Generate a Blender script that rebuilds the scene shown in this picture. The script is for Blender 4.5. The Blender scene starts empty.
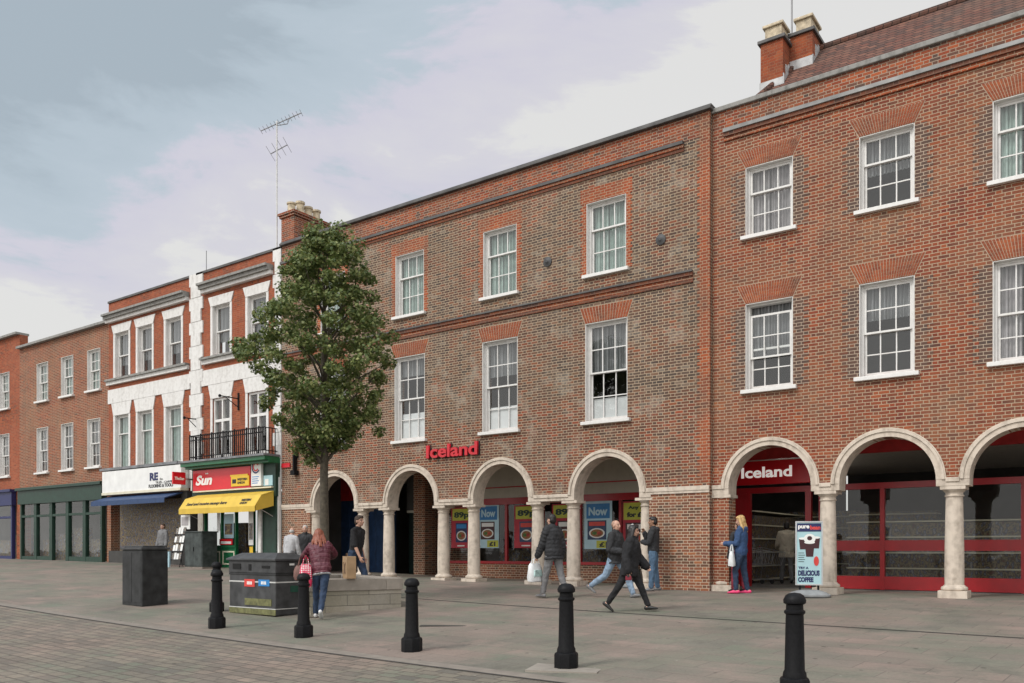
import bpy, bmesh, math, random
from mathutils import Vector, Matrix, noise
from mathutils.geometry import tessellate_polygon
R = math.radians
PI = math.pi
random.seed(11)
scn = bpy.context.scene
COL = scn.collection

# ------------------------------------------------------------------ ground height
def g(x, y):
    d = max(0.0, min(-y, 24.0))
    q = -6 - x
    r = 0 if q < 0 else (.0008*q*q if q < 21 else .3528 + .01*(q-21))
    return .01 - .045*d + r

# ------------------------------------------------------------------ materials
MATS = {}
def newmat(name):
    m = bpy.data.materials.new(name); m.use_nodes = True
    nt = m.node_tree; b = nt.nodes['Principled BSDF']
    MATS[name] = m
    return m, nt, b
def srgb(r, g_, b_):
    f = lambda c: (c/255/12.92) if c/255 <= .04045 else ((c/255+.055)/1.055)**2.4
    return (f(r), f(g_), f(b_), 1)
def lin(c): return (c[0], c[1], c[2], 1)
def mat(name, col, rough=.7, metal=0, var=.15, scale=6, bump=0, spec=.5, coat=0):
    m, nt, b = newmat(name)
    b.inputs['Roughness'].default_value = rough; b.inputs['Metallic'].default_value = metal
    b.inputs['Specular IOR Level'].default_value = spec
    N = nt.nodes; L = nt.links
    tc = N.new('ShaderNodeTexCoord')
    n1 = N.new('ShaderNodeTexNoise'); n1.inputs['Scale'].default_value = scale; n1.inputs['Detail'].default_value = 6
    L.new(tc.outputs['Object'], n1.inputs['Vector'])
    rp = N.new('ShaderNodeValToRGB')
    c = col
    rp.color_ramp.elements[0].position = .3; rp.color_ramp.elements[1].position = .72
    rp.color_ramp.elements[0].color = (c[0]*(1-var), c[1]*(1-var), c[2]*(1-var), 1)
    rp.color_ramp.elements[1].color = (min(1, c[0]*(1+var)), min(1, c[1]*(1+var)), min(1, c[2]*(1+var)), 1)
    L.new(n1.outputs['Fac'], rp.inputs['Fac']); L.new(rp.outputs['Color'], b.inputs['Base Color'])
    if bump:
        bp = N.new('ShaderNodeBump'); bp.inputs['Strength'].default_value = bump; bp.inputs['Distance'].default_value = .02
        L.new(n1.outputs['Fac'], bp.inputs['Height']); L.new(bp.outputs['Normal'], b.inputs['Normal'])
    return m
def stone(name, col, dirt, rough=.85, amount=.55):
    """painted or dressed stone with vertical streaks and blotches of grime"""
    m, nt, b = newmat(name); N = nt.nodes; L = nt.links
    b.inputs['Roughness'].default_value = rough
    tc = N.new('ShaderNodeTexCoord'); mp = N.new('ShaderNodeMapping'); mp.inputs['Scale'].default_value = (5, 5, .9)
    L.new(tc.outputs['Object'], mp.inputs['Vector'])
    n1 = N.new('ShaderNodeTexNoise'); n1.inputs['Scale'].default_value = 1.6; n1.inputs['Detail'].default_value = 8
    n2 = N.new('ShaderNodeTexNoise'); n2.inputs['Scale'].default_value = 9; n2.inputs['Detail'].default_value = 8
    L.new(mp.outputs['Vector'], n1.inputs['Vector']); L.new(tc.outputs['Object'], n2.inputs['Vector'])
    a = N.new('ShaderNodeMath'); a.operation = 'MULTIPLY'
    L.new(n1.outputs['Fac'], a.inputs[0]); L.new(n2.outputs['Fac'], a.inputs[1])
    rp = N.new('ShaderNodeValToRGB'); rp.color_ramp.elements[0].position = .2; rp.color_ramp.elements[1].position = .45
    rp.color_ramp.elements[0].color = (0, 0, 0, 1); rp.color_ramp.elements[1].color = (amount, amount, amount, 1)
    L.new(a.outputs[0], rp.inputs['Fac'])
    mx = N.new('ShaderNodeMix'); mx.data_type = 'RGBA'
    mx.inputs['A'].default_value = lin(col); mx.inputs['B'].default_value = lin(dirt)
    L.new(rp.outputs['Color'], mx.inputs['Factor']); L.new(mx.outputs['Result'], b.inputs['Base Color'])
    bp = N.new('ShaderNodeBump'); bp.inputs['Strength'].default_value = .15; bp.inputs['Distance'].default_value = .01
    L.new(n2.outputs['Fac'], bp.inputs['Height']); L.new(bp.outputs['Normal'], b.inputs['Normal'])
    return m
def brick(name, palA, palB, mortar, Lu=.315, Hc=.069, flemish=True, mj=.013, plane='xz', angle=0, patch=.35, pbias=.5,
          rough=.9, bump=.5, fine=.25, zone=None, headers=None, bloom=0, spots=False):
    m, nt, b = newmat(name); N = nt.nodes; L = nt.links
    b.inputs['Roughness'].default_value = rough; b.inputs['Specular IOR Level'].default_value = .25
    def mt(op, a, c=None, d=None):
        n = N.new('ShaderNodeMath'); n.operation = op
        for i, v in enumerate((a, c, d)):
            if v is None: continue
            if hasattr(v, 'links'): L.new(v, n.inputs[i])
            else: n.inputs[i].default_value = v
        return n.outputs[0]
    tc = N.new('ShaderNodeTexCoord'); P = tc.outputs['Object']
    # slightly wobbly courses, as in old brickwork
    wn = N.new('ShaderNodeTexNoise'); wn.inputs['Scale'].default_value = 1.3; L.new(P, wn.inputs['Vector'])
    sp = N.new('ShaderNodeSeparateXYZ'); L.new(P, sp.inputs[0])
    wob = mt('MULTIPLY', mt('SUBTRACT', wn.outputs['Fac'], .5), .03)
    if plane == 'xz':
        u = mt('ADD', sp.outputs[0], sp.outputs[1]); v = mt('ADD', sp.outputs[2], wob)
    else:
        ca, sa = math.cos(angle), math.sin(angle)
        u = mt('ADD', mt('MULTIPLY', sp.outputs[0], ca), mt('MULTIPLY', sp.outputs[1], sa))
        v = mt('ADD', mt('MULTIPLY', sp.outputs[0], -sa), mt('MULTIPLY', sp.outputs[1], ca))
        v = mt('ADD', v, wob)
    vr = mt('DIVIDE', v, Hc); row = mt('FLOOR', vr); fv = mt('FRACT', vr)
    half = mt('MULTIPLY', mt('FLOORED_MODULO', row, 2.0), .5)
    uu = mt('ADD', mt('DIVIDE', u, Lu), half); cell = mt('FLOOR', uu); fu = mt('FRACT', uu)
    du = mt('MINIMUM', fu, mt('SUBTRACT', 1.0, fu)); idu = cell; isH = None
    if flemish:
        isH = mt('GREATER_THAN', fu, .6667)
        du = mt('MINIMUM', du, mt('ABSOLUTE', mt('SUBTRACT', fu, .6667)))
        idu = mt('ADD', mt('MULTIPLY', cell, 2.0), isH)
    d = mt('MINIMUM', mt('MULTIPLY', du, Lu), mt('MULTIPLY', mt('MINIMUM', fv, mt('SUBTRACT', 1.0, fv)), Hc))
    mr = N.new('ShaderNodeMapRange'); mr.inputs[1].default_value = mj/2-.0025; mr.inputs[2].default_value = mj/2+.0025
    L.new(d, mr.inputs[0]); mask = mr.outputs[0]
    cb = N.new('ShaderNodeCombineXYZ'); L.new(idu, cb.inputs[0]); L.new(row, cb.inputs[1])
    w = N.new('ShaderNodeTexWhiteNoise'); w.noise_dimensions = '2D'; L.new(cb.outputs[0], w.inputs['Vector'])
    def ramp(pal, fac):
        r = N.new('ShaderNodeValToRGB'); r.color_ramp.interpolation = 'LINEAR'
        e = r.color_ramp.elements
        while len(e) < len(pal): e.new(.5)
        for i, c in enumerate(pal):
            e[i].position = i/max(1, len(pal)-1); e[i].color = lin(c)
        L.new(fac, r.inputs['Fac']); return r.outputs['Color']
    rnd = w.outputs['Value']
    cA, cB = ramp(palA, rnd), ramp(palB, rnd)
    pn = N.new('ShaderNodeTexNoise'); pn.inputs['Scale'].default_value = patch; pn.inputs['Detail'].default_value = 5
    pn.inputs['Roughness'].default_value = .65
    L.new(P, pn.inputs['Vector'])
    fac = pn.outputs['Fac']
    if zone:      # (z lo, z hi): palette B prevails between those heights
        z = sp.outputs[2]
        q = N.new('ShaderNodeMapRange'); q.inputs[1].default_value = zone[0]; q.inputs[2].default_value = zone[0]+.8; L.new(z, q.inputs[0])
        fac = mt('ADD', fac, mt('MULTIPLY', mt('SUBTRACT', q.outputs[0], .5), .16))
    pr = N.new('ShaderNodeMapRange'); pr.inputs[1].default_value = pbias-.09; pr.inputs[2].default_value = pbias+.09; L.new(fac, pr.inputs[0])
    def mix(f, a, c, typ='MIX'):
        x = N.new('ShaderNodeMix'); x.data_type = 'RGBA'; x.blend_type = typ
        for k, v in (('Factor', f), ('A', a), ('B', c)):
            if hasattr(v, 'links'): L.new(v, x.inputs[k])
            elif k == 'Factor': x.inputs[0].default_value = v
            else: x.inputs[k].default_value = v
        return x.outputs['Result']
    col = mix(pr.outputs[0], cA, cB)
    if headers and flemish:
        hf = mt('MULTIPLY', isH, mt('GREATER_THAN', w.outputs['Value'], .25))
        col = mix(mt('MULTIPLY', hf, headers[1]), col, lin(headers[0]))
    if bloom:     # pale worn patches
        bn = N.new('ShaderNodeTexNoise'); bn.inputs['Scale'].default_value = 1.5; bn.inputs['Detail'].default_value = 9; bn.inputs['Roughness'].default_value = .72
        ba = N.new('ShaderNodeVectorMath'); ba.operation = 'ADD'; ba.inputs[1].default_value = (7.3, 1.1, 4.4); L.new(P, ba.inputs[0]); L.new(ba.outputs[0], bn.inputs['Vector'])
        br = N.new('ShaderNodeMapRange'); br.inputs[1].default_value = .54; br.inputs[2].default_value = .66; br.inputs[4].default_value = bloom; L.new(bn.outputs['Fac'], br.inputs[0])
        col = mix(br.outputs[0], col, lin((.27, .235, .195)))
    fn = N.new('ShaderNodeTexNoise'); fn.inputs['Scale'].default_value = 30; fn.inputs['Detail'].default_value = 6; L.new(P, fn.inputs['Vector'])
    f2 = N.new('ShaderNodeTexNoise'); f2.inputs['Scale'].default_value = .9; f2.inputs['Detail'].default_value = 7; L.new(P, f2.inputs['Vector'])
    sm_ = N.new('ShaderNodeMapping'); sm_.inputs['Scale'].default_value = (2.2, 2.2, .35) if plane == 'xz' else (.8, 1.6, 1); L.new(P, sm_.inputs[0])
    f3 = N.new('ShaderNodeTexNoise'); f3.inputs['Scale'].default_value = 1; f3.inputs['Detail'].default_value = 7; f3.inputs['Roughness'].default_value = .7; L.new(sm_.outputs[0], f3.inputs['Vector'])
    gr = mt('ADD', 1-fine*1.5, mt('MULTIPLY', mt('ADD', mt('ADD', fn.outputs['Fac'], f2.outputs['Fac']), f3.outputs['Fac']), fine))
    ml = N.new('ShaderNodeVectorMath'); ml.operation = 'SCALE'
    fin = mix(mask, lin(mortar), col)
    if spots:     # trodden gum and damp stains
        for sc, lo, hi, c, k in ((3.1, .05, .065, (.33, .31, .28), .55), (2.3, .06, .085, (.05, .045, .04), .75), (6.5, .05, .07, (.06, .055, .05), .6)):
            vo = N.new('ShaderNodeTexVoronoi'); vo.inputs['Scale'].default_value = sc; L.new(P, vo.inputs['Vector'])
            r = N.new('ShaderNodeMapRange'); r.inputs[1].default_value = lo; r.inputs[2].default_value = hi; r.inputs[3].default_value = k; r.inputs[4].default_value = 0; L.new(vo.outputs['Distance'], r.inputs[0])
            fin = mix(r.outputs[0], fin, lin(c))
        sn = N.new('ShaderNodeTexNoise'); sn.inputs['Scale'].default_value = 1.1; sn.inputs['Detail'].default_value = 9; sn.inputs['Roughness'].default_value = .75; L.new(P, sn.inputs['Vector'])
        r = N.new('ShaderNodeMapRange'); r.inputs[1].default_value = .54; r.inputs[2].default_value = .66; r.inputs[4].default_value = .55; L.new(sn.outputs['Fac'], r.inputs[0])
        fin = mix(r.outputs[0], fin, lin((.10, .092, .08)))
    L.new(fin, ml.inputs[0]); L.new(gr, ml.inputs['Scale'])
    L.new(ml.outputs[0], b.inputs['Base Color'])
    bp = N.new('ShaderNodeBump'); bp.inputs['Strength'].default_value = bump; bp.inputs['Distance'].default_value = .008
    hh = mt('ADD', mask, mt('MULTIPLY', fn.outputs['Fac'], .6))
    L.new(hh, bp.inputs['Height']); L.new(bp.outputs['Normal'], b.inputs['Normal'])
    return m
def glass(name, tint=(.93, .95, .95), f0=.05):
    m, nt, b = newmat(name); N = nt.nodes; L = nt.links
    out = N['Material Output']; N.remove(b)
    t = N.new('ShaderNodeBsdfTransparent'); t.inputs[0].default_value = lin(tint)
    gl = N.new('ShaderNodeBsdfGlossy'); gl.inputs['Roughness'].default_value = .02
    tc = N.new('ShaderNodeTexCoord'); n1 = N.new('ShaderNodeTexNoise'); n1.inputs['Scale'].default_value = 2.2
    L.new(tc.outputs['Object'], n1.inputs['Vector'])
    bp = N.new('ShaderNodeBump'); bp.inputs['Strength'].default_value = .06; bp.inputs['Distance'].default_value = .05
    L.new(n1.outputs['Fac'], bp.inputs['Height']); L.new(bp.outputs['Normal'], gl.inputs['Normal'])
    lw = N.new('ShaderNodeLayerWeight'); lw.inputs['Blend'].default_value = .5
    pw = N.new('ShaderNodeMath'); pw.operation = 'POWER'; pw.inputs[1].default_value = 4; L.new(lw.outputs['Facing'], pw.inputs[0])
    ma = N.new('ShaderNodeMath'); ma.operation = 'MULTIPLY_ADD'; ma.inputs[1].default_value = .9; ma.inputs[2].default_value = f0; L.new(pw.outputs[0], ma.inputs[0])
    mx = N.new('ShaderNodeMixShader')
    L.new(ma.outputs[0], mx.inputs[0]); L.new(t.outputs[0], mx.inputs[1]); L.new(gl.outputs[0], mx.inputs[2])
    L.new(mx.outputs[0], out.inputs['Surface'])
    return m

RED_A = [(.30,.066,.028), (.20,.048,.026), (.36,.095,.038), (.14,.05,.034), (.27,.078,.035)]
BAND = [(.19,.058,.032), (.13,.048,.03), (.23,.075,.036), (.085,.042,.032)]
BROWN = [(.15,.078,.045), (.075,.058,.048), (.21,.10,.055), (.11,.07,.05), (.25,.105,.055), (.06,.05,.045)]
GREYB = [(.12,.10,.085), (.075,.066,.06), (.16,.11,.08), (.10,.085,.075), (.19,.10,.06), (.20,.18,.155)]
MORT = (.46,.36,.255)
brick('brown flemish brick', [(.185,.066,.038), (.085,.05,.038), (.245,.082,.042), (.13,.056,.038), (.28,.07,.036), (.10,.05,.036)], [(.125,.085,.064), (.07,.055,.048), (.165,.098,.062), (.095,.068,.054), (.19,.088,.05), (.20,.165,.13)], (.41,.32,.225), bloom=.8, zone=(4.2, 0), pbias=.53, patch=.75, headers=((.075,.055,.048), .6), mj=.0145, fine=.35)
brick('orange flemish brick', [(.24,.058,.030), (.165,.044,.026), (.31,.082,.034), (.10,.045,.034), (.27,.066,.030), (.14,.036,.026)],
      [(.22,.10,.058), (.13,.07,.05), (.27,.10,.05), (.17,.085,.055), (.30,.11,.05)], (.40,.30,.21), pbias=.53, patch=.55, fine=.35, mj=.0145)
brick('parapet brick', RED_A + [(.09,.06,.05)], BROWN, (.36,.28,.21), pbias=.6)
brick('rubbed red brick', [(.31,.072,.030), (.25,.060,.028), (.35,.095,.038), (.20,.052,.028)], [(.20,.062,.034), (.12,.05,.034), (.27,.082,.040)], (.27,.14,.085), pbias=.54, mj=.008, bump=.3, patch=.9, fine=.35)
brick('band brick', BAND, [(.09,.05,.04), (.14,.06,.04), (.06,.042,.036)], (.22,.14,.10), pbias=.52, patch=.9, mj=.009, fine=.4)
brick('dressing brick', [(.33,.078,.032), (.26,.062,.028), (.37,.10,.040), (.19,.055,.032)], [(.18,.075,.045), (.12,.06,.045), (.24,.09,.05)], (.40,.28,.19), pbias=.55, patch=.8, fine=.35)
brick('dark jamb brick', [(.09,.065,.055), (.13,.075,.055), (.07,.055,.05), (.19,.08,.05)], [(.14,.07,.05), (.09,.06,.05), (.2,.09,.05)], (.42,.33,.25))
brick('plain red brick', [(.33,.09,.045), (.27,.075,.04), (.37,.11,.055), (.22,.07,.04)], RED_A, (.30,.16,.10), mj=.009)
brick('pier brick', [(.24,.09,.05), (.11,.065,.045), (.30,.11,.06), (.17,.07,.05), (.34,.13,.06)], BROWN, (.52,.42,.31), pbias=.6)
brick('paving slabs', [(.215,.170,.143), (.178,.152,.128), (.24,.183,.155), (.20,.165,.14)], [(.148,.158,.122), (.178,.170,.135), (.16,.150,.125)],
      (.135,.115,.098), Lu=.75, Hc=.45, flemish=False, mj=.012, plane='xy', angle=R(-4.3), patch=.55, rough=.8, bump=.25, fine=.42, spots=True)
brick('road setts', [(.20,.158,.13), (.24,.186,.15), (.15,.126,.106), (.215,.165,.135)], [(.145,.15,.115), (.19,.165,.13), (.125,.115,.098)],
      (.11,.094,.078), Lu=.30, Hc=.18, flemish=False, mj=.022, plane='xy', angle=R(-3.2), patch=.5, rough=.8, bump=.8, fine=.45, spots=True)
brick('roof tile', [(.15,.062,.045), (.115,.055,.042), (.18,.085,.06), (.085,.048,.04)], [(.10,.075,.06), (.14,.08,.06), (.075,.055,.048)],
      (.025,.02,.018), Lu=.19, Hc=.11, flemish=False, mj=.016, plane='xz', pbias=.55, patch=.8)
brick('planter stone', [(.33,.30,.25), (.28,.26,.22), (.36,.33,.28)], [(.24,.23,.17), (.28,.25,.19)], (.13,.12,.10), Lu=.9, Hc=.21, flemish=False, mj=.012, fine=.4)
stone('column stone', (.60,.52,.435), (.26,.215,.17), amount=.7)
stone('white paint', (.70,.69,.67), (.36,.34,.31), rough=.6, amount=.5)
stone('window paint', (.72,.71,.69), (.46,.44,.41), rough=.5, amount=.4)
stone('ceiling plaster', (.60,.55,.49), (.40,.36,.31))
stone('cream board', (.46,.43,.36), (.34,.31,.26), amount=.4)
stone('grey coping', (.27,.265,.25), (.10,.10,.09), amount=.75)
stone('soffit paint', (.55,.51,.45), (.36,.33,.28))
mat('mortar', (.46,.36,.27), .95)
mat('lead', (.17,.175,.185), .5, var=.35, scale=4)
mat('dark lead', (.085,.082,.08), .65, var=.4, scale=3)
mat('weathered lead', (.25,.25,.245), .6, var=.35, scale=3)
mat('pale lead', (.45,.455,.46), .5, var=.25, scale=5)
mat('black iron', (.007,.007,.008), .5, spec=.15, var=.3, bump=.05, scale=40)
mat('pot clay', (.50,.42,.30), .85, var=.35, scale=9)
mat('iron anchor', (.05,.05,.052), .6)
mat('shop green', (.010,.115,.045), .4, var=.2)
mat('dark green', (.008,.035,.022), .5, var=.25)
mat('door green', (.004,.014,.012), .45, var=.3)
mat('shop red', (.33,.007,.012), .35, var=.12)
mat('sign red', (.62,.008,.016), .32, var=.05)
mat('dull red', (.45,.022,.024), .45, var=.2)
mat('letter red', (.55,.012,.024), .35, var=.1)
mat('letter white', (.85,.84,.81), .4, var=.03)
mat('navy', (.012,.018,.09), .5, var=.1)
mat('board blue', (.018,.045,.11), .5, var=.3)
mat('ink', (.02,.02,.022), .6, var=.1)
mat('awning yellow', (.62,.42,.055), .65, var=.1, scale=3, bump=.1)
mat('sign yellow', (.72,.46,.02), .4, var=.06)
mat('awning blue', (.02,.05,.13), .6, var=.2)
mat('tile dark', (.03,.03,.032), .5)
mat('interior dark', (.06,.058,.055), .9, var=.3, scale=1.5)
mat('interior mid', (.13,.125,.115), .9, var=.3, scale=1.2)
mat('curtain pale', (.36,.45,.41), .9, var=.15, scale=7)
mat('curtain mauve', (.36,.34,.345), .9, var=.15, scale=7)
mat('blind grey', (.24,.245,.25), .85, var=.2, scale=2)
mat('frost film', (.62,.63,.63), .6, var=.06)
mat('paper white', (.74,.74,.72), .6, var=.08, scale=3)
mat('paper cream', (.66,.62,.48), .6, var=.12, scale=3)
mat('poster blue', (.02,.17,.42), .5, var=.15, scale=4)
mat('poster pale', (.42,.60,.68), .5, var=.12, scale=3)
mat('poster lime', (.46,.47,.05), .5, var=.12)
mat('poster red', (.40,.012,.03), .5, var=.2)
mat('bin grey', (.050,.051,.053), .5, var=.45, scale=5, spec=.35)
mat('bin dark', (.028,.029,.030), .55, var=.45, scale=5, spec=.3)
mat('bin stripe', (.55,.55,.53), .5)
mat('sticker red', (.6,.05,.04), .5)
mat('sticker blue', (.02,.20,.50), .5)
mat('sticker olive', (.14,.14,.055), .6, var=.4, scale=12)
mat('sticker green', (.01,.07,.045), .5)
mat('hole black', (.004,.004,.004), .9)
mat('cabinet', (.05,.06,.058), .55, var=.45, scale=5, spec=.3)
mat('kerb joint', (.042,.038,.034), .9)
mat('kerb stone', (.20,.172,.145), .85, var=.15)
mat('light slab', (.27,.24,.205), .85, var=.15)
mat('soil', (.04,.03,.02), .95)
mat('bark', (.078,.066,.048), .95, var=.4, scale=14, bump=.6)
mat('aluminium', (.55,.56,.57), .35, metal=.8, var=.08)
mat('food brown', (.26,.11,.035), .6, var=.5, scale=18)
mat('food green', (.07,.14,.03), .6, var=.4, scale=18)
mat('food red', (.40,.05,.03), .6, var=.4, scale=18)
mat('rubber grey', (.23,.24,.245), .6, var=.2)
mat('board teal', (.36,.55,.59), .5, var=.06)
mat('coffee', (.045,.008,.012), .5, var=.3)
mat('paper bag', (.36,.235,.13), .8, var=.15, scale=8, bump=.2)
mat('bag print', (.17,.10,.055), .8)
mat('plastic white', (.72,.74,.75), .45, var=.12, scale=12, bump=.3)
mat('plastic print', (.38,.52,.50), .45, var=.5, scale=14)
mat('bag brown', (.16,.075,.06), .5, var=.25)
mat('bag green', (.016,.03,.024), .4, var=.3)
mat('polka pink', (.62,.03,.10), .6, var=.1)
mat('wire chrome', (.35,.35,.36), .35, metal=.7)
mat('aerial', (.22,.22,.23), .5, metal=.4)
mat('mast white', (.62,.62,.62), .5)
glass('window glass', f0=.085); glass('shop glass', (.88, .91, .90), .045)
def emis(name, col, s):
    m, nt, b = newmat(name); b.inputs['Base Color'].default_value = lin(col)
    b.inputs['Emission Color'].default_value = lin(col); b.inputs['Emission Strength'].default_value = s
emis('tube light', (1, .97, .9), 8.0); emis('lit letter', (.85, .80, .76), .42)
def goods(name, scale, sat, val=.5):
    m, nt, b = newmat(name); N = nt.nodes; L = nt.links
    tc = N.new('ShaderNodeTexCoord'); mp = N.new('ShaderNodeMapping'); mp.inputs['Scale'].default_value = scale
    n = N.new('ShaderNodeTexNoise'); n.inputs['Scale'].default_value = 1; n.inputs['Detail'].default_value = 3
    r = N.new('ShaderNodeValToRGB'); e = r.color_ramp.elements
    pal = [(.02,.02,.025), (.20,.05,.03), (.05,.06,.04), (.34,.25,.12), (.06,.035,.03), (.10,.13,.22), (.40,.36,.30), (.03,.03,.03)]
    while len(e) < len(pal): e.new(.5)
    for i, c in enumerate(pal): e[i].position = .25+.5*i/(len(pal)-1); e[i].color = (c[0]*val, c[1]*val, c[2]*val, 1)
    h = N.new('ShaderNodeHueSaturation'); h.inputs['Saturation'].default_value = sat
    L.new(tc.outputs['Object'], mp.inputs[0]); L.new(mp.outputs[0], n.inputs['Vector']); L.new(n.outputs['Fac'], r.inputs['Fac']); L.new(r.outputs[0], h.inputs['Color'])
    L.new(h.outputs[0], b.inputs['Base Color']); b.inputs['Roughness'].default_value = .6
goods('shelf goods', (13, 13, 8), .9, .75); goods('food picture', (2.2, 2.2, 2.6), 1.0, .8); goods('postcards', (14, 14, 12), .5, 1.0)
def dots():
    m, nt, b = newmat('polka'); N = nt.nodes; L = nt.links
    tc = N.new('ShaderNodeTexCoord'); v = N.new('ShaderNodeTexVoronoi'); v.inputs['Scale'].default_value = 26; v.inputs['Randomness'].default_value = .1
    L.new(tc.outputs['Object'], v.inputs['Vector'])
    r = N.new('ShaderNodeValToRGB'); r.color_ramp.interpolation = 'CONSTANT'
    r.color_ramp.elements[0].color = (.8,.7,.7,1); r.color_ramp.elements[1].position = .38; r.color_ramp.elements[1].color = (.62,.025,.09,1)
    L.new(v.outputs['Distance'], r.inputs['Fac']); L.new(r.outputs[0], b.inputs['Base Color'])
dots()
def leafmat():
    m, nt, b = newmat('leaf'); N = nt.nodes; L = nt.links
    gi = N.new('ShaderNodeNewGeometry'); r = N.new('ShaderNodeValToRGB')
    e = r.color_ramp.elements; e[0].color = (.06,.098,.026,1); e[1].color = (.32,.33,.13,1)
    e.new(.45).color = (.120,.162,.045,1); e.new(.85).color = (.20,.228,.072,1)
    L.new(gi.outputs['Random Per Island'], r.inputs['Fac']); L.new(r.outputs[0], b.inputs['Base Color'])
    b.inputs['Roughness'].default_value = .5; b.inputs['Specular IOR Level'].default_value = .4
    out = N['Material Output']; tr = N.new('ShaderNodeBsdfTranslucent'); L.new(r.outputs[0], tr.inputs[0])
    mx = N.new('ShaderNodeMixShader'); mx.inputs[0].default_value = .25
    L.new(b.outputs[0], mx.inputs[1]); L.new(tr.outputs[0], mx.inputs[2]); L.new(mx.outputs[0], out.inputs[0])
leafmat()

# ------------------------------------------------------------------ mesh helpers
def wm(o):
    m = o.matrix_basis.copy()
    while o.parent: o = o.parent; m = o.matrix_basis @ m
    return m
def tag(o, label=None, cat=None, group=None, kind=None):
    if label: o['label'] = label
    if cat: o['category'] = cat
    if group: o['group'] = group
    if kind: o['kind'] = kind
    return o
def empty(name, loc, label, cat, group=None, rz=0):
    o = bpy.data.objects.new(name, None); COL.objects.link(o); o.location = loc; o.rotation_euler = (0, 0, rz)
    o.empty_display_size = .2
    return tag(o, label, cat, group)
def children(o): return [c for c in bpy.data.objects if c.parent == o]
def copy_tree(o, parent=None, ch=None):
    c = o.copy(); COL.objects.link(c); c.parent = parent
    for k in list(o.children): copy_tree(k, c)
    return c
class MB:
    def __init__(s): s.bm = bmesh.new(); s.mi = 0
    def poly(s, pts):
        f = s.bm.faces.new([s.bm.verts.new(p) for p in pts]); f.material_index = s.mi; return f
    def box(s, x0, x1, y0, y1, z0, z1, M=None):
        c = [Vector((x, y, z)) for x in (x0, x1) for y in (y0, y1) for z in (z0, z1)]
        if M: c = [M @ p for p in c]
        v = [s.bm.verts.new(p) for p in c]
        for q in ((0,1,3,2), (4,6,7,5), (0,4,5,1), (2,3,7,6), (0,2,6,4), (1,5,7,3)):
            s.bm.faces.new([v[i] for i in q]).material_index = s.mi
        return s
    def slab(s, outer, holes, y0, y1, M=None):
        """polygon in x,z with holes, extruded from y0 to y1"""
        loops = [[Vector((p[0], p[1], 0)) for p in l] for l in [outer]+list(holes)]
        flat = [p for l in loops for p in l]; tris = tessellate_polygon(loops)
        mk = lambda p, y: s.bm.verts.new((M @ Vector((p.x, y, p.y))) if M else (p.x, y, p.y))
        a = [mk(p, y0) for p in flat]; b = [mk(p, y1) for p in flat]
        fs = []
        for t in tris:
            fs.append(s.bm.faces.new([a[i] for i in t])); fs.append(s.bm.faces.new([b[i] for i in reversed(t)]))
        k = 0
        for l in loops:
            n = len(l)
            for i in range(n):
                j = (i+1) % n
                fs.append(s.bm.faces.new([a[k+i], a[k+j], b[k+j], b[k+i]]))
            k += n
        for f in fs: f.material_index = s.mi
        return s
    def prism(s, pts, d):
        """closed polygon pts (3D) extruded by vector d"""
        d = Vector(d); a = [s.bm.verts.new(p) for p in pts]; b = [s.bm.verts.new(Vector(p)+d) for p in pts]
        n = len(pts); fs = [s.bm.faces.new(a), s.bm.faces.new(b[::-1])]
        fs += [s.bm.faces.new([a[i], b[i], b[(i+1) % n], a[(i+1) % n]]) for i in range(n)]
        for f in fs: f.material_index = s.mi
        return s
    def rings(s, rs, cap=True):
        vs = [[s.bm.verts.new(p) for p in r] for r in rs]; n = len(rs[0]); fs = []
        for a, b in zip(vs, vs[1:]):
            for i in range(n): fs.append(s.bm.faces.new([a[i], a[(i+1) % n], b[(i+1) % n], b[i]]))
        if cap: fs += [s.bm.faces.new(vs[0][::-1]), s.bm.faces.new(vs[-1])]
        for f in fs: f.material_index = s.mi
        return s
    def lathe(s, prof, c=(0, 0, 0), n=20, M=None):
        rs = []
        for r, z in prof:
            ring = [Vector((c[0]+r*math.cos(2*PI*i/n), c[1]+r*math.sin(2*PI*i/n), c[2]+z)) for i in range(n)]
            rs.append([M @ p for p in ring] if M else ring)
        return s.rings(rs)
    def loft(s, path, side=(1, 0, 0), n=12, round_ends=True, flat_start=False):
        """path: list of (point, r_side, r_other)"""
        P = [(Vector(p), a, b) for p, a, b in path]; rs = []
        if round_ends:
            def ext(p, q, a, b):
                t = (p-q).normalized(); r = min(a, b)
                return [(p+t*r*.45, a*.86, b*.86), (p+t*r*.8, a*.55, b*.55), (p+t*r*.95, a*.2, b*.2)]
            st = ext(P[0][0], P[1][0], P[0][1], P[0][2])[::-1]; en = ext(P[-1][0], P[-2][0], P[-1][1], P[-1][2])
            P = ([] if flat_start else st)+P+en
        for i, (p, a, b) in enumerate(P):
            t = (P[min(i+1, len(P)-1)][0]-P[max(i-1, 0)][0]).normalized()
            sd = Vector(side); sd = sd-t*sd.dot(t)
            if sd.length < .15: sd = Vector((0, 1, 0)); sd = sd-t*sd.dot(t)
            sd.normalize(); o = t.cross(sd)
            rs.append([p+sd*a*math.cos(2*PI*k/n)+o*b*math.sin(2*PI*k/n) for k in range(n)])
        return s.rings(rs)
    def tube(s, pts, r, n=8):
        rr = r if isinstance(r, (list, tuple)) else [r]*len(pts)
        return s.loft([(p, q, q) for p, q in zip(pts, rr)], n=n, round_ends=False)
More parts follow.
